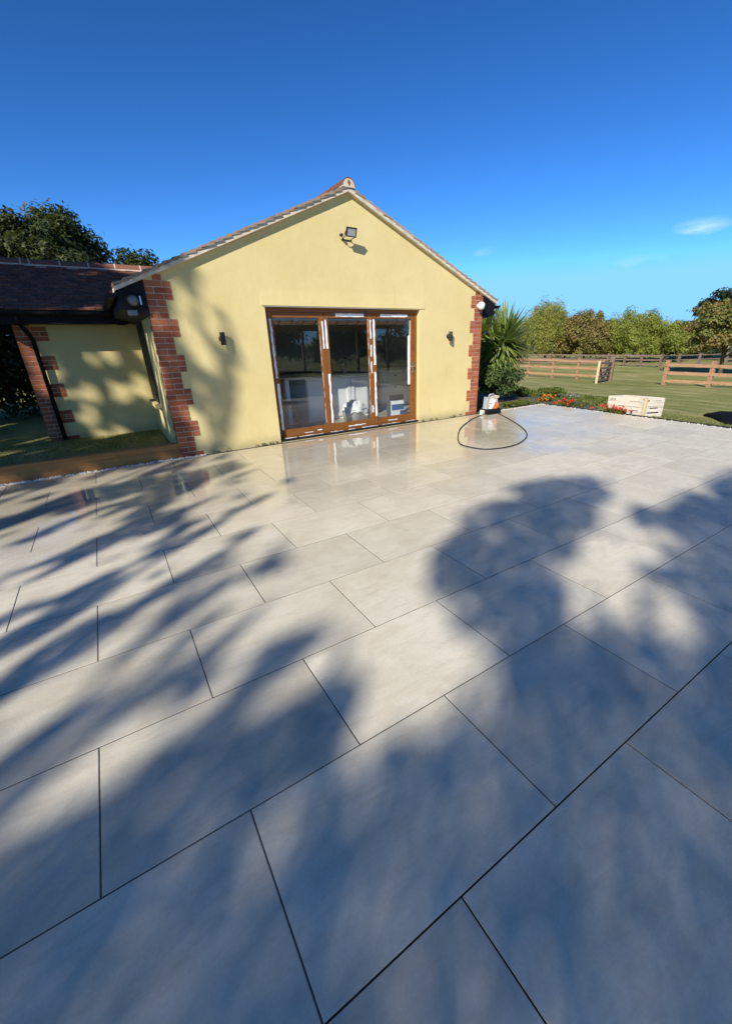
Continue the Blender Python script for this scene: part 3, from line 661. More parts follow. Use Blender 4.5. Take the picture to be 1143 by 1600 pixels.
MB().lathe([(.17, 0), (.21, .26), (.225, .27), (.205, .262), (.165, .02), (.16, .015)], (0, 0, 0), 2, 24).obj('tub', 'cloth_white', t, True)
t.scale = (1.2, 1.0, 1.05)
m = MB(); nr, ns = 9, 36                                     # one crumpled mound of folds hanging over the rim
for i in range(nr):
    for k in range(ns):
        a = 2*math.pi*k/ns; u = i/(nr-1); r_ = .235*u+.004
        z = .245+.15*(1-u**2)+.028*math.sin(a*5+i*1.3)*(.3+u)+.022*math.sin(a*9-i*2.1)+rnd.uniform(-.012, .012)
        if i == nr-1: z -= .035
        m.v.append((math.cos(a)*r_*(1+.05*math.sin(a*7)), math.sin(a)*r_*(1+.05*math.sin(a*7)), z))
m.f = [(i*ns+k, i*ns+(k+1) % ns, (i+1)*ns+(k+1) % ns, (i+1)*ns+k) for i in range(nr-1) for k in range(ns)]+[tuple(range(ns))]
m.obj('cloths', 'cloth_white', t, True)
t = empty('sack', 'blue and white printed sack standing behind the right door leaf', 'sack', loc=(4.86, 6.75, .02))
m = MB(); prof = [(0, .15, .09), (.03, .165, .10), (.2, .165, .095), (.36, .15, .07), (.44, .15, .02)]
for z, a, b in prof: m.v += [(-a, -b, z), (a, -b, z), (a, b, z), (-a, b, z)]
m.f = [(i*4+k, i*4+(k+1) % 4, i*4+4+(k+1) % 4, i*4+4+k) for i in range(4) for k in range(4)]+[(0, 3, 2, 1), (16, 17, 18, 19)]
m.obj('bag', 'cloth_white', t)
MB().box(-.166, .14, -.104, -.098, .18, .29).obj('blue_band', 'bag_blue', t); MB().box(.04, .16, -.106, -.1, .04, .16).obj('blue_band', 'bag_blue', t)
MB().box(-.15, .15, -.08, .0, .37, .47).obj('folded_top', 'rubber', t)
t = empty('drawer_unit', 'grey drawer unit against the side wall behind the right door leaf', 'drawers', loc=(5.75, 8.5, .02))
MB().box(-.4, .5, -.35, 1.6, 0, .86).obj('carcass', 'cabinet_white', t); MB().box(-.43, .52, -.38, 1.62, .862, .9).obj('worktop', 'worktop', t)
for z in (.06, .34, .6):
    d = MB().box(-.36, .46, -.372, -.351, z, z+.24).obj('drawer', 'cabinet_white', t); MB().lathe([(.014, -.02), (.016, 0)], (.05, -.373, z+.12), 1, 10).obj('knob', 'dark_metal', d)
t = empty('kitchen_units', 'dark run of kitchen units along the back wall', 'kitchen units', loc=(3.4, 10.7, .02))
MB().box(-2.2, 1.9, -.35, .28, 0, .86).obj('base_units', 'cabinet_grey', t); MB().box(-2.2, 1.9, -.38, .28, .862, .9).obj('worktop', 'worktop', t)
MB().box(-2.2, -.3, -.05, .28, 1.4, 2.1).obj('wall_cupboard', 'cabinet_grey', t); MB().box(.3, 1.2, -.4, -.352, .1, .8).obj('range_cooker', 'black_plastic', t)

# ------------------------------------------------------------------ power saw, hose, crate
t = empty('cut_off_saw', 'orange and white power saw on a black tray at the right house corner', 'saw', loc=(6.82, 5.93, 0))
MB().bbox(-.19, .19, -.12, .12, .0, .11, .02).obj('base_tray', 'black_plastic', t)
m = MB(); cc = [(.02+.13*math.cos(a), .24+.14*math.sin(a)) for a in [math.pi*k/10-.5 for k in range(0, 14)]]
m.prism(cc, 1, -.045, .045); m.obj('blade_guard', 'beige_plastic', t)
m = MB(); m.prism([(-.05, .10), (.09, .10), (.14, .16), (.13, .22), (.06, .23), (0, .2)], 1, -.085, -.046); m.obj('engine_cover', 'orange_plastic', t)
MB().prism([(-.12, .12), (-.06, .12), (-.01, .2), (.03, .29), (-.02, .31), (-.13, .29), (-.11, .24), (-.07, .23)], 1, -.10, -.05).obj('rear_handle', 'white_plastic', t)
MB().prism([(-.17, .11), (-.1, .11), (-.08, .34), (-.15, .36)], 1, -.04, .08).obj('motor_body', 'lens_grey', t)
MB().prism([(.09, .33), (.12, .38), (.19, .36), (.16, .32)], 1, -.05, .05).obj('guard_lip', 'beige_plastic', t)
MB().tube([(-.13, -.02, .34), (-.1, -.03, .41), (0, -.03, .42), (.04, -.02, .36)], .016, 8).obj('front_handle', 'lens_grey', t, True)
tag(MB().bbox(6.58, 6.655, 5.93, 6.02, 0.001, .085, .004).obj('block', 'stone_white'), 'small white block beside the saw at the wall corner', 'block')
def spline(pts, n=8):
    P = [Vector(p) for p in pts]; out = []
    for i in range(len(P)-1):
        p0, p1, p2, p3 = P[max(i-1, 0)], P[i], P[i+1], P[min(i+2, len(P)-1)]
        for k in range(n):
            u = k/n; out.append(.5*((2*p1)+(p2-p0)*u+(2*p0-5*p1+4*p2-p3)*u*u+(3*p1-p0-3*p2+p3)*u**3))
    return out+[P[-1]]
hp = [(6.98, 5.98, .03), (6.85, 5.7, .012), (6.54, 5.16, .012), (6.07, 4.45, .012), (5.63, 3.98, .012), (5.11, 3.69, .012), (4.72, 3.63, .012), (4.41, 3.72, .012), (4.31, 3.95, .012), (4.35, 4.23, .012), (4.74, 4.70, .012), (5.23, 5.15, .012), (5.91, 5.6, .012), (6.35, 5.81, .012), (6.66, 5.88, .03)]
tag(MB().tube(spline(hp, 6), .0095, 8).obj('hose', 'rubber', smooth=True), 'thin black hose looped on the patio in front of the saw', 'hose')
# crate of two board faces with an orange corner post
CM, CTL, CTR = Vector((8.97, 3.78)), Vector((8.86, 4.50)), Vector((9.36, 3.60))
t = empty('wooden_crate', 'pale slatted timber crate standing on the lawn behind red flowers', 'crate', loc=(CM.x, CM.y, -.05))
def face(p, q, nb, nv):
    d = (q-p); Ln = d.length; d.normalize(); nrm = Vector((d.y, -d.x)); 
    if nrm.dot(Vector((-.9, -.4))) < 0: nrm = -nrm
    mt = Matrix(((d.x, -nrm.x, 0, p.x-CM.x), (d.y, -nrm.y, 0, p.y-CM.y), (0, 0, 1, 0), (0, 0, 0, 1)))
    hh = .385/nb
    for i in range(nb): MB().box(.012, Ln, 0, .015+rnd.uniform(-.002, .002), i*hh+.003, (i+1)*hh-.003, mt).obj('board', 'crate_wood', t)
    for j in range(nv):
        x = .03+(Ln-.06)*(j+.5)/nv; MB().box(x-.004, x+.004, -.006, -.0005, .0, .385, mt).obj('strap', 'pale_wood', t)
    return mt, Ln
mA, lA = face(CM, CTL, 4, 5); mB, lB = face(CM, CTR, 4, 0)
face(CTL, CTL+CTR-CM, 4, 0); face(CTR, CTL+CTR-CM, 4, 0)
MB().box(-.025, .02, -.03, .02, 0, .39).obj('corner_post', 'pale_wood', t)
mk = MB()
for cx in (.60, .66):
    for k in range(14):
        a0, a1 = 2*math.pi*k/14, 2*math.pi*(k+1)/14
        ps = [(cx+r_*math.cos(a), .325+r_*math.sin(a)) for r_, a in ((.024, a0), (.024, a1), (.016, a1), (.016, a0))]
        b = len(mk.v); mk.v += [tuple(mA @ Vector((u, -.0035, v))) for u, v in ps]; mk.f.append((b, b+1, b+2, b+3))
for x0, x1, z, h in ((.06, .30, .305, .006), (.08, .5, .20, .005), (.1, .28, .12, .012)): mk.box(x0, x1, -.004, -.003, z, z+h, mA)
for x0, x1, z, h in ((.05, .085, .32, .03), (.15, .36, .325, .006), (.12, .3, .175, .022), (.08, .34, .08, .026), (.05, .4, .22, .004)): mk.box(x0, x1, -.004, -.003, z, z+h, mB)
mk.obj('printed_marks', 'ink', t)
# low matt black mass at the right edge of the lawn
m = MB(); ring = [(10.40, 3.24), (10.15, 2.98), (9.75, 2.72), (9.40, 2.52), (9.45, 2.2), (9.9, 1.95), (10.6, 1.9), (11.3, 2.2), (11.6, 2.7), (11.5, 3.1), (11.1, 3.28)]
cx, cy = 10.5, 2.6
for s, z in ((1, .005), (.97, .05), (.8, .09), (.45, .12), (.02, .13)): m.v += [(cx+(x-cx)*s, cy+(y-cy)*s, gz(cx+(x-cx)*s)+z+rnd.uniform(-.008, .008)*(s < .99)) for x, y in ring]
n = len(ring); m.f = [(i*n+k, i*n+(k+1) % n, (i+1)*n+(k+1) % n, (i+1)*n+k) for i in range(4) for k in range(n)]
tag(m.obj('black_mass', 'matt_black', smooth=True), 'low black mass lying on the lawn at the right edge', 'mass')

# ------------------------------------------------------------------ planting round the house corner
t = empty('cordyline_palm', 'spiky green cabbage palm behind the right corner of the house', 'palm', loc=(8.5, 7.35, -.04))
MB().tube([(0, 0, 0), (.04, .02, .5), (.0, .0, 1.0), (0, 0, 1.45)], [.11, .09, .085, .08], 10).obj('trunk', 'bark', t, True)
V, F, T = [], [], []; pr_ = random.Random(3)
for cxx, cyy, czz, n, Lm in ((0, -.1, 1.42, 380, .95), (-.35, .3, 1.68, 230, .78), (.45, .2, 1.48, 230, .86), (-.3, -.1, 1.2, 160, .8)):
    for k in range(n):
        az = pr_.random()*6.283; el = math.asin(pr_.uniform(-.75, 1)); Ln = Lm*pr_.uniform(.75, 1.1); d = Vector((math.cos(az)*math.cos(el), math.sin(az)*math.cos(el), math.sin(el)))
        sd = d.cross(Vector((0, 0, 1))); sd = (sd.normalized() if sd.length > .01 else Vector((1, 0, 0)))
        p = Vector((cxx, cyy, czz))+d*.04; w = .038*pr_.uniform(.8, 1.2); b = len(V); sg = 6; droop = pr_.uniform(.03, .20)*(1.3-abs(el)/1.6)
        for i in range(sg+1):
            u = i/sg; ww = w*(1-u**2.2)*(.6+.8*min(u*3, 1)*.5)+.0015; V += [tuple(p-sd*ww), tuple(p+sd*ww)]
            d2 = (d+Vector((0, 0, -droop*u*6*.5))).normalized(); p = p+d2*Ln/sg
        tn = .95 if pr_.random() < .06 else pr_.uniform(0, .75)
        for i in range(sg): F.append((b+2*i, b+2*i+1, b+2*i+3, b+2*i+2)); T.append(tn)
m = bpy.data.meshes.new('leaf_head'); m.from_pydata(V, [], F); tint_mesh(m, T); m.materials.append(M['leaf_palm']); link('leaf_head', m, t)
def shrub(name, label, loc, rad, mat, leaf, lobes, per, seed, group=None, cat='shrub', zc=.95):
    t = empty(name, label, cat, group, loc=loc); P, Nn, T = crown_points((0, 0, rad[2]*zc), rad, lobes, per, .34, seed)
    k = P[:, 2] > .0; P, Nn, T = P[k], Nn[k], T[k]
    link('foliage', leaf_mesh('foliage', P, leaf*rng.uniform(.6, 1.3, len(P)), mat, .6, Nn, .55, tint=T), t)
    m = MB()
    for i in range(6): a = i*1.05+seed; m.tube([(0, 0, -.05), (math.cos(a)*rad[0]*.25, math.sin(a)*rad[1]*.25, rad[2]*.6), (math.cos(a)*rad[0]*.6, math.sin(a)*rad[1]*.6, rad[2]*1.3)], [.018, .013, .005], 6)
    m.obj('stems', 'bark', t); return t
shrub('evergreen_shrub', 'rounded dark evergreen bush below the palm by the house corner', (8.05, 7.0, -.04), (.80, .62, .56), 'leaf_bush', .075, 46, 190, 4)
shrub('leafy_shrub', 'dark shrub with thin shoots rising behind the palm', (9.9, 8.9, -.06), (.62, .62, 1.02), 'leaf_dark', .10, 34, 130, 6)
shrub('low_shrub', 'low yellow green plant at the lawn side of the bed', (10.6, 7.15, -.1), (.5, .4, .16), 'leaf_bed', .06, 26, 90, 8)
shrub('low_shrub', 'pale straggly plant in the bed just right of the evergreen bush', (9.5, 7.3, -.05), (.4, .35, .17), 'leaf_bed', .055, 20, 80, 9)
shrub('low_shrub', 'low green edging plants in front of the evergreen bush', (8.1, 6.33, -.03), (.55, .14, .085), 'leaf_bed', .045, 26, 90, 10)
def flowers(label, loc, rad, mat, seed, nb=26):
    t = empty('flower_clump', label, 'flowers', 'bedding flowers along the patio edge', loc=loc)
    P, Nn, T = crown_points((0, 0, rad[2]*.5), (rad[0], rad[1], rad[2]*.6), 16, 50, .4, seed); P = P[P[:, 2] > 0]
    link('foliage', leaf_mesh('foliage', P, .045*rng.uniform(.6, 1.3, len(P)), 'leaf_bed', .5), t)
    g = np.random.default_rng(seed); C = np.stack([g.normal(0, rad[0]*.5, nb), g.normal(0, rad[1]*.5, nb), g.uniform(.5, 1.15, nb)*rad[2]], 1)
    Q = (C[:, None, :]+g.normal(0, .014, (nb, 12, 3))).reshape(-1, 3); link('blooms', leaf_mesh('blooms', Q, .034*rng.uniform(.7, 1.2, len(Q)), mat, .8), t)['kind'] = 'stuff'
flowers('orange and yellow marigolds at the far corner of the patio', (9.2, 6.3, -.03), (.3, .2, .16), 'petal_orange', 21)
flowers('bright red flowers on the lawn edge left of the crate', (9.02, 5.55, -.04), (.2, .16, .15), 'petal_red', 22, 16)
flowers('orange red flowers in front of the crate', (8.80, 4.28, -.04), (.10, .32, .17), 'petal_red', 23, 26)
flowers('small red bloom between the far corner and the crate', (9.1, 5.85, -.04), (.12, .12, .09), 'petal_red', 24, 12)
m = MB().bbox(-.42, .42, -.17, .17, 0, .06, .02); o = m.obj('stone_slab', 'stone_grey'); o.location = (11.55, 7.3, gz(11.55)-.01); o.rotation_euler = (0, R(2), R(-35)); tag(o, 'flat dark grey stone slab at the lawn side of the bed', 'stone')
o = MB().bbox(-.5, .5, -.05, .05, 0, .1, .02).obj('log_edging', 'bark'); o.location = (8.3, 6.62, -.03); tag(o, 'dark log edging lying under the evergreen bush', 'edging')
# grass tufts along the lawn edges
n = 9000; P = np.stack([np.concatenate([rng.exponential(.35, 6500)+8.86, rng.uniform(8.9, 16, 2500)]), np.concatenate([rng.uniform(-2, 6.2, 6500), rng.uniform(-2, 11, 2500)]), np.zeros(n)], 1)
P[:, 2] = [gz(x)+.012 for x in P[:, 0]]
tag(link('grass', leaf_mesh('grass', P, .055*rng.uniform(.5, 1.2, n), 'blade', .18, None, 0, (0, 0, 1), .85)), 'short grass blades along the lawn edge', 'grass', kind='stuff')
n = 9000; P = np.stack([rng.uniform(-3.5, .58, n), rng.uniform(6.32, 8.8, n), np.zeros(n)-.02], 1)
tag(link('grass', leaf_mesh('grass', P, .07*rng.uniform(.5, 1.2, n), 'blade', .18, None, 0, (0, 0, 1), .85)), 'short shaded grass in the courtyard behind the sleeper', 'grass', kind='stuff')

n = 6000; P = np.stack([rng.uniform(7.0, 12.2, n), rng.uniform(5.2, 10, n), np.zeros(n)], 1)
P = P[(P[:, 1] > 6.2) | (P[:, 0] > 8.95)]; P[:, 2] = [gz(x)+.045 for x in P[:, 0]]
tag(link('ground_cover', leaf_mesh('ground_cover', P, .085*rng.uniform(.4, 1.3, len(P)), 'leaf_bed', .3, None, 0, (0, 0, 1), .6)), 'patchy green ground cover and weeds over the flower bed', 'ground cover', kind='stuff')
# ------------------------------------------------------------------ fences and gate
def rail_fence(name, label, pts, hz, rails, mp, mr, post=.055, rail=(.045, .075), over=0.):
    t = empty(name, label, 'fence', loc=pts[0]); b = Vector(pts[0])
    for p in pts:
        p = Vector(p)-b; MB().box(p.x-post, p.x+post, p.y-post, p.y+post, p.z-.25, p.z+hz+rnd.uniform(.0, .04)).obj('post', mp, t)
    for i in range(len(pts)-1):
        p, q = Vector(pts[i])-b, Vector(pts[i+1])-b; d = (q-p); d.z = 0; d.normalize(); nn = Vector((-abs(d.y), d.x*(1 if d.y < 0 else -1), 0))
        if nn.x > 0: nn = -nn
        for h in rails:
            o = nn*(post+.022); a = p+o+Vector((0, 0, h+rnd.uniform(-.012, .012))); c = q+o+Vector((0, 0, h+rnd.uniform(-.012, .012)))
            x = (c-a).normalized(); yv = nn; z = x.cross(yv); mt = Matrix((x, yv, z)).transposed().to_4x4(); mt.translation = a
            MB().box(-.0, (c-a).length-.004, -.02, .02, -rail[1], rail[1], mt).obj('rail', mr, t)
    return t
def gp(x, y): return (x, y, gz(x))
rail_fence('rail_fence', 'reddish three rail timber fence running from the palm to the gate', [gp(20.9, 19.8), gp(21.4, 18.3), gp(21.75, 16.95), gp(22.15, 15.52), gp(22.6, 14.2), gp(23.0, 12.95)], 1.08, (.22, .6, .97), 'fence_new', 'fence_new')
rail_fence('rail_fence', 'reddish three rail timber fence right of the gateway', [gp(22.86, 9.65), gp(23.4, 7.94), gp(23.95, 6.2), gp(24.5, 4.5)], 1.12, (.2, .57, .93), 'fence_new', 'fence_new', .085, (.045, .085))
rail_fence('rail_fence', 'dark weathered rail fence across the far field', [gp(33, 30), gp(33.7, 27.4), gp(34.4, 24.8), gp(35.0, 22.2), gp(35.6, 20), gp(36, 18.8), gp(36.1, 17.5), gp(36.4, 16.2), gp(37.5, 15.4), gp(39, 14.6), gp(41, 13.5), gp(43, 12.4), gp(45, 11.3)], .95, (.2, .52, .84), 'fence_old', 'fence_old', .07, (.05, .06))
t = empty('field_gate', 'open timber field gate with diagonal braces at the end of the fence', 'gate', loc=gp(19.6, 11.2))
ga, gb = Vector((0, 0, 0)), Vector((22.9-19.6, 12.45-11.2, gz(22.9)-gz(19.6))); d = gb.copy(); Ln = d.length; x = d.normalized(); yv = Vector((x.y, -x.x, 0)).normalized(); z = x.cross(yv); z = -z if z.z < 0 else z
mt = Matrix((x, yv, z)).transposed().to_4x4()
MB().box(-.05, .05, -.05, .05, -.2, 1.02, mt).obj('slam_stile', 'pale_wood', t)
MB().box(Ln-.12, Ln+.12, -.12, .12, -.3, 1.26, mt).obj('hanging_post', 'fence_old', t)
for h in (.12, .3, .48, .68, .92): MB().box(.05, Ln-.12, -.02, .02, h-.045, h+.045, mt).obj('bar', 'fence_old', t)
for a, b in (((.1, .95), (Ln*.5, .1)), ((Ln-.15, .95), (Ln*.5, .1))):
    p, q = mt @ Vector((a[0], -.045, a[1])), mt @ Vector((b[0], -.045, b[1])); MB().tube([p, q], .05, 4).obj('brace', 'fence_old', t)
tag(MB().tube([(44.5, 18.6, -1), (45.0, 18.85, 2.4)], [.13, .1], 8).obj('utility_pole', 'pale_wood'), 'slim pale leaning pole among the far trees', 'pole')

# ------------------------------------------------------------------ trees of the view
FT = 'trees beyond the paddock fence'
tree('willow_tree', 'tall pale yellow green willow next to the palm', gp(38.2, 28.2), 4.75, 2.9, 'leaf_willow', .22, 190, 230, .17, 31, FT, -.12, aspect=.24, axis=(0, 0, 1), abias=.6, squash=1.9)
tree('willow_tree', 'lower yellowish willow between palm and tall willow', gp(36.0, 29.6), 3.3, 2.3, 'leaf_willow', .22, 120, 190, .19, 32, FT, -.12, aspect=.24, axis=(0, 0, 1), abias=.6, squash=1.8)
tree('copper_tree', 'dark reddish brown tree left of the light green one', gp(39.8, 24.9), 3.8, 2.9, 'leaf_copper', .20, 150, 220, .18, 33, FT, -.1, squash=1.2)
tree('ash_tree', 'light green rounded tree in the middle of the tree line', gp(42.2, 21.8), 3.75, 3.1, 'leaf_green', .21, 180, 230, .17, 34, FT, -.1, aspect=.3, axis=(.3, .3, 1), abias=.5, squash=1.5)
tree('ash_tree', 'small mid green tree left of the broad chestnut', gp(43, 18.9), 2.95, 2.3, 'leaf_green', .21, 80, 270, .27, 35, FT, -.1, aspect=.4)
tree('willow_tree', 'pale young willow filling the gap left of the copper tree', gp(41.5, 28.2), 3.3, 2.6, 'leaf_willow', .22, 80, 260, .27, 44, FT, -.12, aspect=.3, axis=(0, 0, 1), abias=.5)
tree('ash_tree', 'light green young tree between copper and rounded green tree', gp(43.5, 24.2), 3.1, 2.4, 'leaf_green', .22, 80, 260, .27, 45, FT, -.12, aspect=.35)
tree('chestnut_tree', 'broad brown tinged chestnut tree at the right edge', gp(31.5, 10.4), 3.55, 2.5, 'leaf_chestnut', .19, 130, 260, .24, 36, FT, .1, aspect=.5, trunk_r=.12)
tree('oak_tree', 'tall dark green tree behind the chestnut at the right edge', gp(50, 17.0), 5.4, 3.9, 'leaf_dark', .42, 64, 170, .25, 37, FT, .1)
tree('oak_tree', 'dark low tree filling the gap left of the chestnut', gp(52, 21.0), 3.0, 2.6, 'leaf_dark', .38, 40, 140, .28, 38, FT, .0)
tree('oak_tree', 'big dark oak rising behind the wing roof at the left edge', (-.9, 27, -.04), 7.9, 3.3, 'leaf_oak', .20, 130, 420, .22, 39, 'trees behind the house', .12)
tree('oak_tree', 'large dark oak cut off by the left edge of the picture', (-5.4, 26, -.04), 7.7, 3.6, 'leaf_oak', .22, 90, 330, .23, 41, 'trees behind the house', .1)
tree('oak_tree', 'tall unseen oak added left of the wing to darken it', (-6.3, 9.6, -.04), 9.2, 3.4, 'leaf_oak', .18, 110, 300, .24, 46, 'trees behind the house', .28)  # added out of view to keep sky light and sun off the wing
tree('oak_tree', 'smaller green oak between the big oak and the gable roof', (3.5, 33, -.04), 7.1, 2.7, 'leaf_oak', .22, 100, 330, .24, 40, 'trees behind the house', .12)
for i, (x, y, lb) in enumerate(((36.5, 33.5, 'far dark hedge clump behind the palm'), (42.5, 30, 'far dark hedge clump below the tall willow'), (45, 26.5, 'far dark hedge clump below the copper tree'), (47, 23, 'far dark hedge clump below the light green tree'), (48.5, 19, 'far dark hedge clump below the small green tree'), (47, 13, 'far dark hedge clump below the chestnut'))):
    shrub('hedge_shrub', lb, gp(x, y), (2.6, 2.6, .95), 'leaf_dark', .32, 44, 90, 50+i, 'hedge beyond the far fence')
shrub('hedge_shrub', 'dark hedge in deep shade left of the brick pier', (-2.9, 12.9, -.04), (2.2, 1.1, 2.3), 'leaf_dark', .13, 110, 220, 61, 'hedge left of the wing', zc=.5)
shrub('hedge_shrub', 'dark hedge at the far left edge in deep shade', (-6.4, 12.4, -.04), (2.4, 1.3, 2.3), 'leaf_dark', .14, 90, 200, 62, 'hedge left of the wing', zc=.5)
shrub('hedge_shrub', 'dark hedge in the gap behind the wing', (-.9, 16.5, -.04), (2.0, 1.2, 2.0), 'leaf_dark', .14, 50, 160, 63, 'hedge left of the wing', zc=.5)

# ------------------------------------------------------------------ the garden behind the viewer: trees that shade the patio, a pergola and hedge mirrored in the glass
hx, hy = Vector((SUN.x, SUN.y)).normalized(); te = -SUN.z/math.hypot(SUN.x, SUN.y); se = -SUN.z
def inpoly(X, Y, poly):
    c = np.zeros(len(X), bool); j = len(poly)-1
    for i in range(len(poly)):
        (xi, yi), (xj, yj) = poly[i], poly[j]
        if yi != yj: c ^= ((yi > Y) != (yj > Y)) & (X < (xj-xi)*(Y-yi)/(yj-yi)+xi)
        j = i
    return c
def edge_dist(X, Y, poly):
    d = np.full(len(X), 9.)
    for (x0, y0), (x1, y1) in zip(poly, poly[1:]+poly[:1]):
        L2 = (x1-x0)**2+(y1-y0)**2+1e-9; t = np.clip(((X-x0)*(x1-x0)+(Y-y0)*(y1-y0))/L2, 0, 1)
        d = np.minimum(d, np.hypot(X-x0-t*(x1-x0), Y-y0-t*(y1-y0)))
    return d
DENSE = [(-.6, .62), (-.1, .64), (.38, .56), (.70, .56), (.96, .78), (1.28, 1.06), (1.46, 1.46), (1.80, 1.76), (2.52, 2.25), (3.2, 2.45), (4.05, 2.38), (4.75, 2.05), (4.3, 1.66), (3.6, 1.47), (3.15, 1.18), (3.35, 1.05), (3.87, 1.33), (4.66, 1.36), (5.31, 1.2), (5.9, 1.32), (7.5, 1.0), (8.4, .2), (8.2, -3), (7, -6.5), (-3, -6.5), (-5, -3), (-3, -.6)]
HOLES = [[(2.9, 1.2), (3.04, .98), (2.67, .62), (2.12, .38), (2.12, .53), (2.4, .84)]]
DAPPLE = [(-.5, .3), (.3, .5), (.62, .85), (.72, 1.2), (.62, 1.6), (.85, 2.6), (1.35, 3.6), (1.6, 4.4), (1.15, 5.6), (1.3, 6.2), (2.2, 6.7), (3.4, 7.4), (4.3, 8.2), (4.6, 8.8), (4.0, 9.3), (3.0, 9.6), (4.0, 11.0), (4.6, 13.2), (3, 16.8), (-6.8, 16.8), (-6.9, 6), (-5, 0), (-2, -.2)]
g8 = np.random.default_rng(8); LAT = g8.random((256, 256))
def vn(a, b):
    i, j = np.floor(a).astype(int), np.floor(b).astype(int); u, v = a-i, b-j; u = u*u*(3-2*u); v = v*v*(3-2*v)
    q = lambda i, j: LAT[i % 256, j % 256]
    return (q(i, j)*(1-u)+q(i+1, j)*u)*(1-v)+(q(i, j+1)*(1-u)+q(i+1, j+1)*u)*v
cuts = [-3.2, 1.9, 5.8]; A0 = np.array((-14., -14., -9., -9.))
LIT = [[(-.78, 10.45), (-.30, 10.45), (-.1, 10.2), (.35, 9.75), (.35, 9.5), (.1, 9.55)], [(.3, 9.6), (1.2, 9.75), (1.3, 9.55), (.6, 9.35)]]
GI, GJ = np.meshgrid(np.arange(810), np.arange(1234)); GI, GJ = GI.ravel(), GJ.ravel(); NC_ = len(GI)
EX = -7+15.5*(GI+g8.random(NC_))/810; EY_ = -6.6+23.6*(GJ+g8.random(NC_))/1234
Aa = -hy*EX+hx*EY_; Bb = hx*EX+hy*EY_; Bs = Bb*se
dense = inpoly(EX, EY_, DENSE)
for h in HOLES: dense &= ~inpoly(EX, EY_, h)
ed = np.minimum(edge_dist(EX, EY_, DENSE), np.minimum.reduce([edge_dist(EX, EY_, h) for h in HOLES]))
fine = .5*vn(Aa/.28, Bs/.28)+.5*vn(Aa/.11+50, Bs/.11+9)
pd = np.clip((ed+(fine-.45)*.85+(vn(Aa/.5+31, Bs/.4)-.5)*.5)/.25, 0, 1)*np.clip(.40+.2*(vn(Aa/.8+7, Bs/.8)-.4), .36, .47)
dap = inpoly(EX, EY_, DAPPLE) & ~dense
sv = .55*vn(Aa/.22, Bs/.42)+.45*vn(Aa/.11+50, Bs/.2+9)
sv = np.where(EY_ > 6.19, .5*vn(Aa/.15+3, Bs/.45)+.5*vn(Aa/.075+50, Bs/.2+9), sv)
thr = np.where(EY_ > 1.0, .50, .27); thr = np.where(EY_ > 1.45, .57, thr); thr = np.where(EY_ > 2.3, .58, thr); thr = np.where(EY_ > 4.4, .46, thr); thr = np.where(EY_ > 6.19, .40, thr)
deep = (EY_ > 8.9) | (EX < -1.7) | ((EY_ > 6.25) & (EX < .9)); thr = np.where(deep, .22, thr)
lit = np.zeros(NC_, bool)
for h in LIT: lit |= inpoly(EX, EY_, h)
thr = np.where((EY_ > 9.1) & (EY_ < 10.5) & (EX > -1.05+1.3*(EY_-8.95)), .36, thr); thr = np.where(lit, .62, thr)
pp = np.clip((sv-thr)/.10+.15, 0, 1)*np.where(deep, 1., np.where(EY_ > 6.19, .75, .5))
keep = np.mod(GI*.7548776662+GJ*.5698402910+g8.random(NC_)*.12, 1.) < np.where(dense, pd, np.where(dap, pp, 0.))
ti = sum((Aa > c).astype(int) for c in cuts)
base_ = A0[ti]+g8.uniform(-1.4, 1.4, NC_); Z_ = (Bb-base_)*te; keep &= Z_ > 1.6
LP = np.stack([-hy*Aa+hx*base_, hx*Aa+hy*base_, Z_], 1)
leaves = [LP[keep & (ti == k)] for k in range(4)]
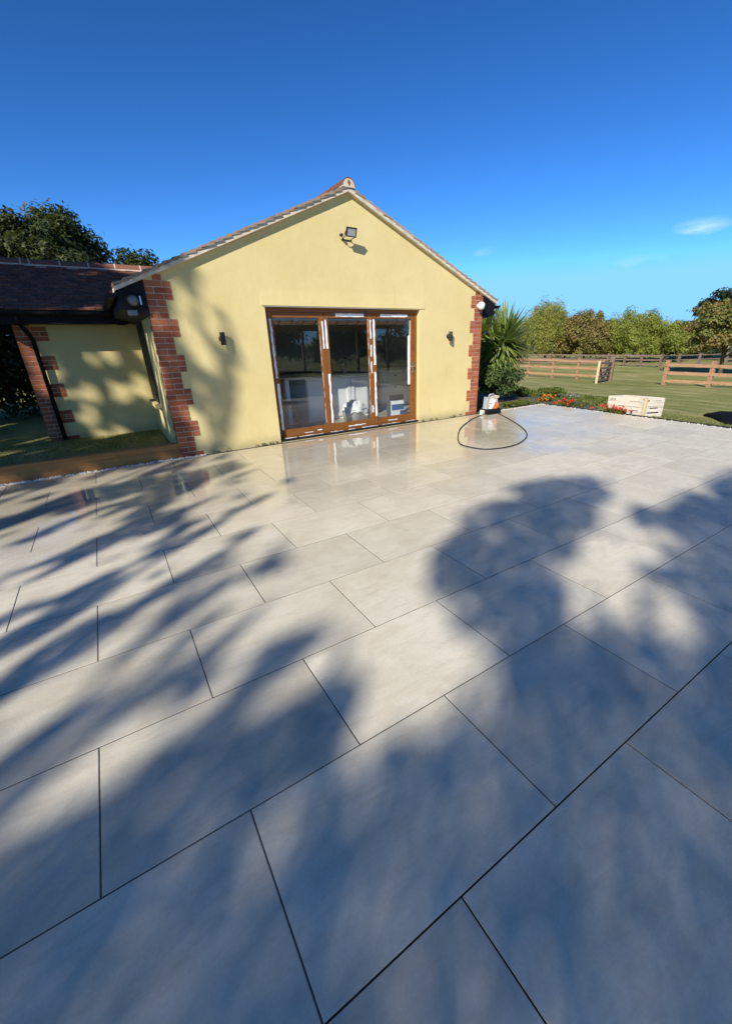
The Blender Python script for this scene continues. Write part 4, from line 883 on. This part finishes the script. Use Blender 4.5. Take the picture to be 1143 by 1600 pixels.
labs = ['tree in the garden behind the viewer casting the shade on the right', 'tall tree behind the viewer casting the leafy shade mid patio', 'tree behind the viewer casting the dappled shade at left', 'tree at the far left behind the viewer shading the wing']
for i, pts in enumerate(leaves):
    P = np.array(pts); c = P.mean(0); base = (c[0], c[1], -.04)
    t = empty('garden_tree', labs[i], 'tree', 'garden trees behind the viewer', loc=base)
    Q = P-np.array(base); m = MB(); top = Q[:, 2].max()
    m.tube([(0, 0, -.2), (.1, .05, 2), (0, 0, c[2]*.6), (.0, .1, c[2]*.85)], [.30, .24, .13, .03], 10)
    sel = Q[rng.choice(len(Q), 16, replace=False)]
    for q in sel:
        s = Vector((0, 0, max(1.8, q[2]*.6))); e = Vector(q); m.tube([s, s.lerp(e, .5)+Vector((0, 0, .2)), e], [.055, .035, .012], 6)
    m.obj('trunk', 'bark', t, True)
    link('crown', leaf_mesh('crown', Q, .074*rng.uniform(.7, 1.3, len(Q)), 'leaf_shade', .62), t)
t = empty('pergola', 'timber pergola with shaped rafter ends mirrored in the door glass', 'pergola', loc=(9.4, -5.2, -.04))
for x in (-3.8, -.6, 2.6):
    for y in (0, -3): MB().box(x-.06, x+.06, y-.06, y+.06, -.2, 2.2).obj('post', 'fence_old', t)
for y in (0, -3): MB().box(-4.1, 3.6, y-.03, y+.03, 2.06, 2.24).obj('beam', 'fence_new', t)
for k in range(15):
    x = -4.0+k*.53
    MB().prism([(.45, 2.36), (.45, 2.42), (-3.45, 2.42), (-3.45, 2.36), (-3.2, 2.242), (.2, 2.242)], 0, x-.025, x+.025).obj('rafter', 'fence_new', t)
for i, (x, y) in enumerate(((4.5, -10), (8.2, -11), (12.2, -10.5), (16, -9.5), (19.5, -7.5), (22.5, -4.5))):
    shrub('hedge_shrub', ['hedge behind the pergola, nearest the trees', 'hedge behind the pergola, second along', 'hedge behind the pergola, third along', 'hedge behind the pergola, fourth along', 'hedge beyond the pergola, fifth along', 'hedge beyond the pergola, at its far end'][i], (x, y, gz(x)), (2.3, 1.6, 1.45), 'leaf_dark', .2, 46, 130, 80+i, 'hedge behind the viewer')
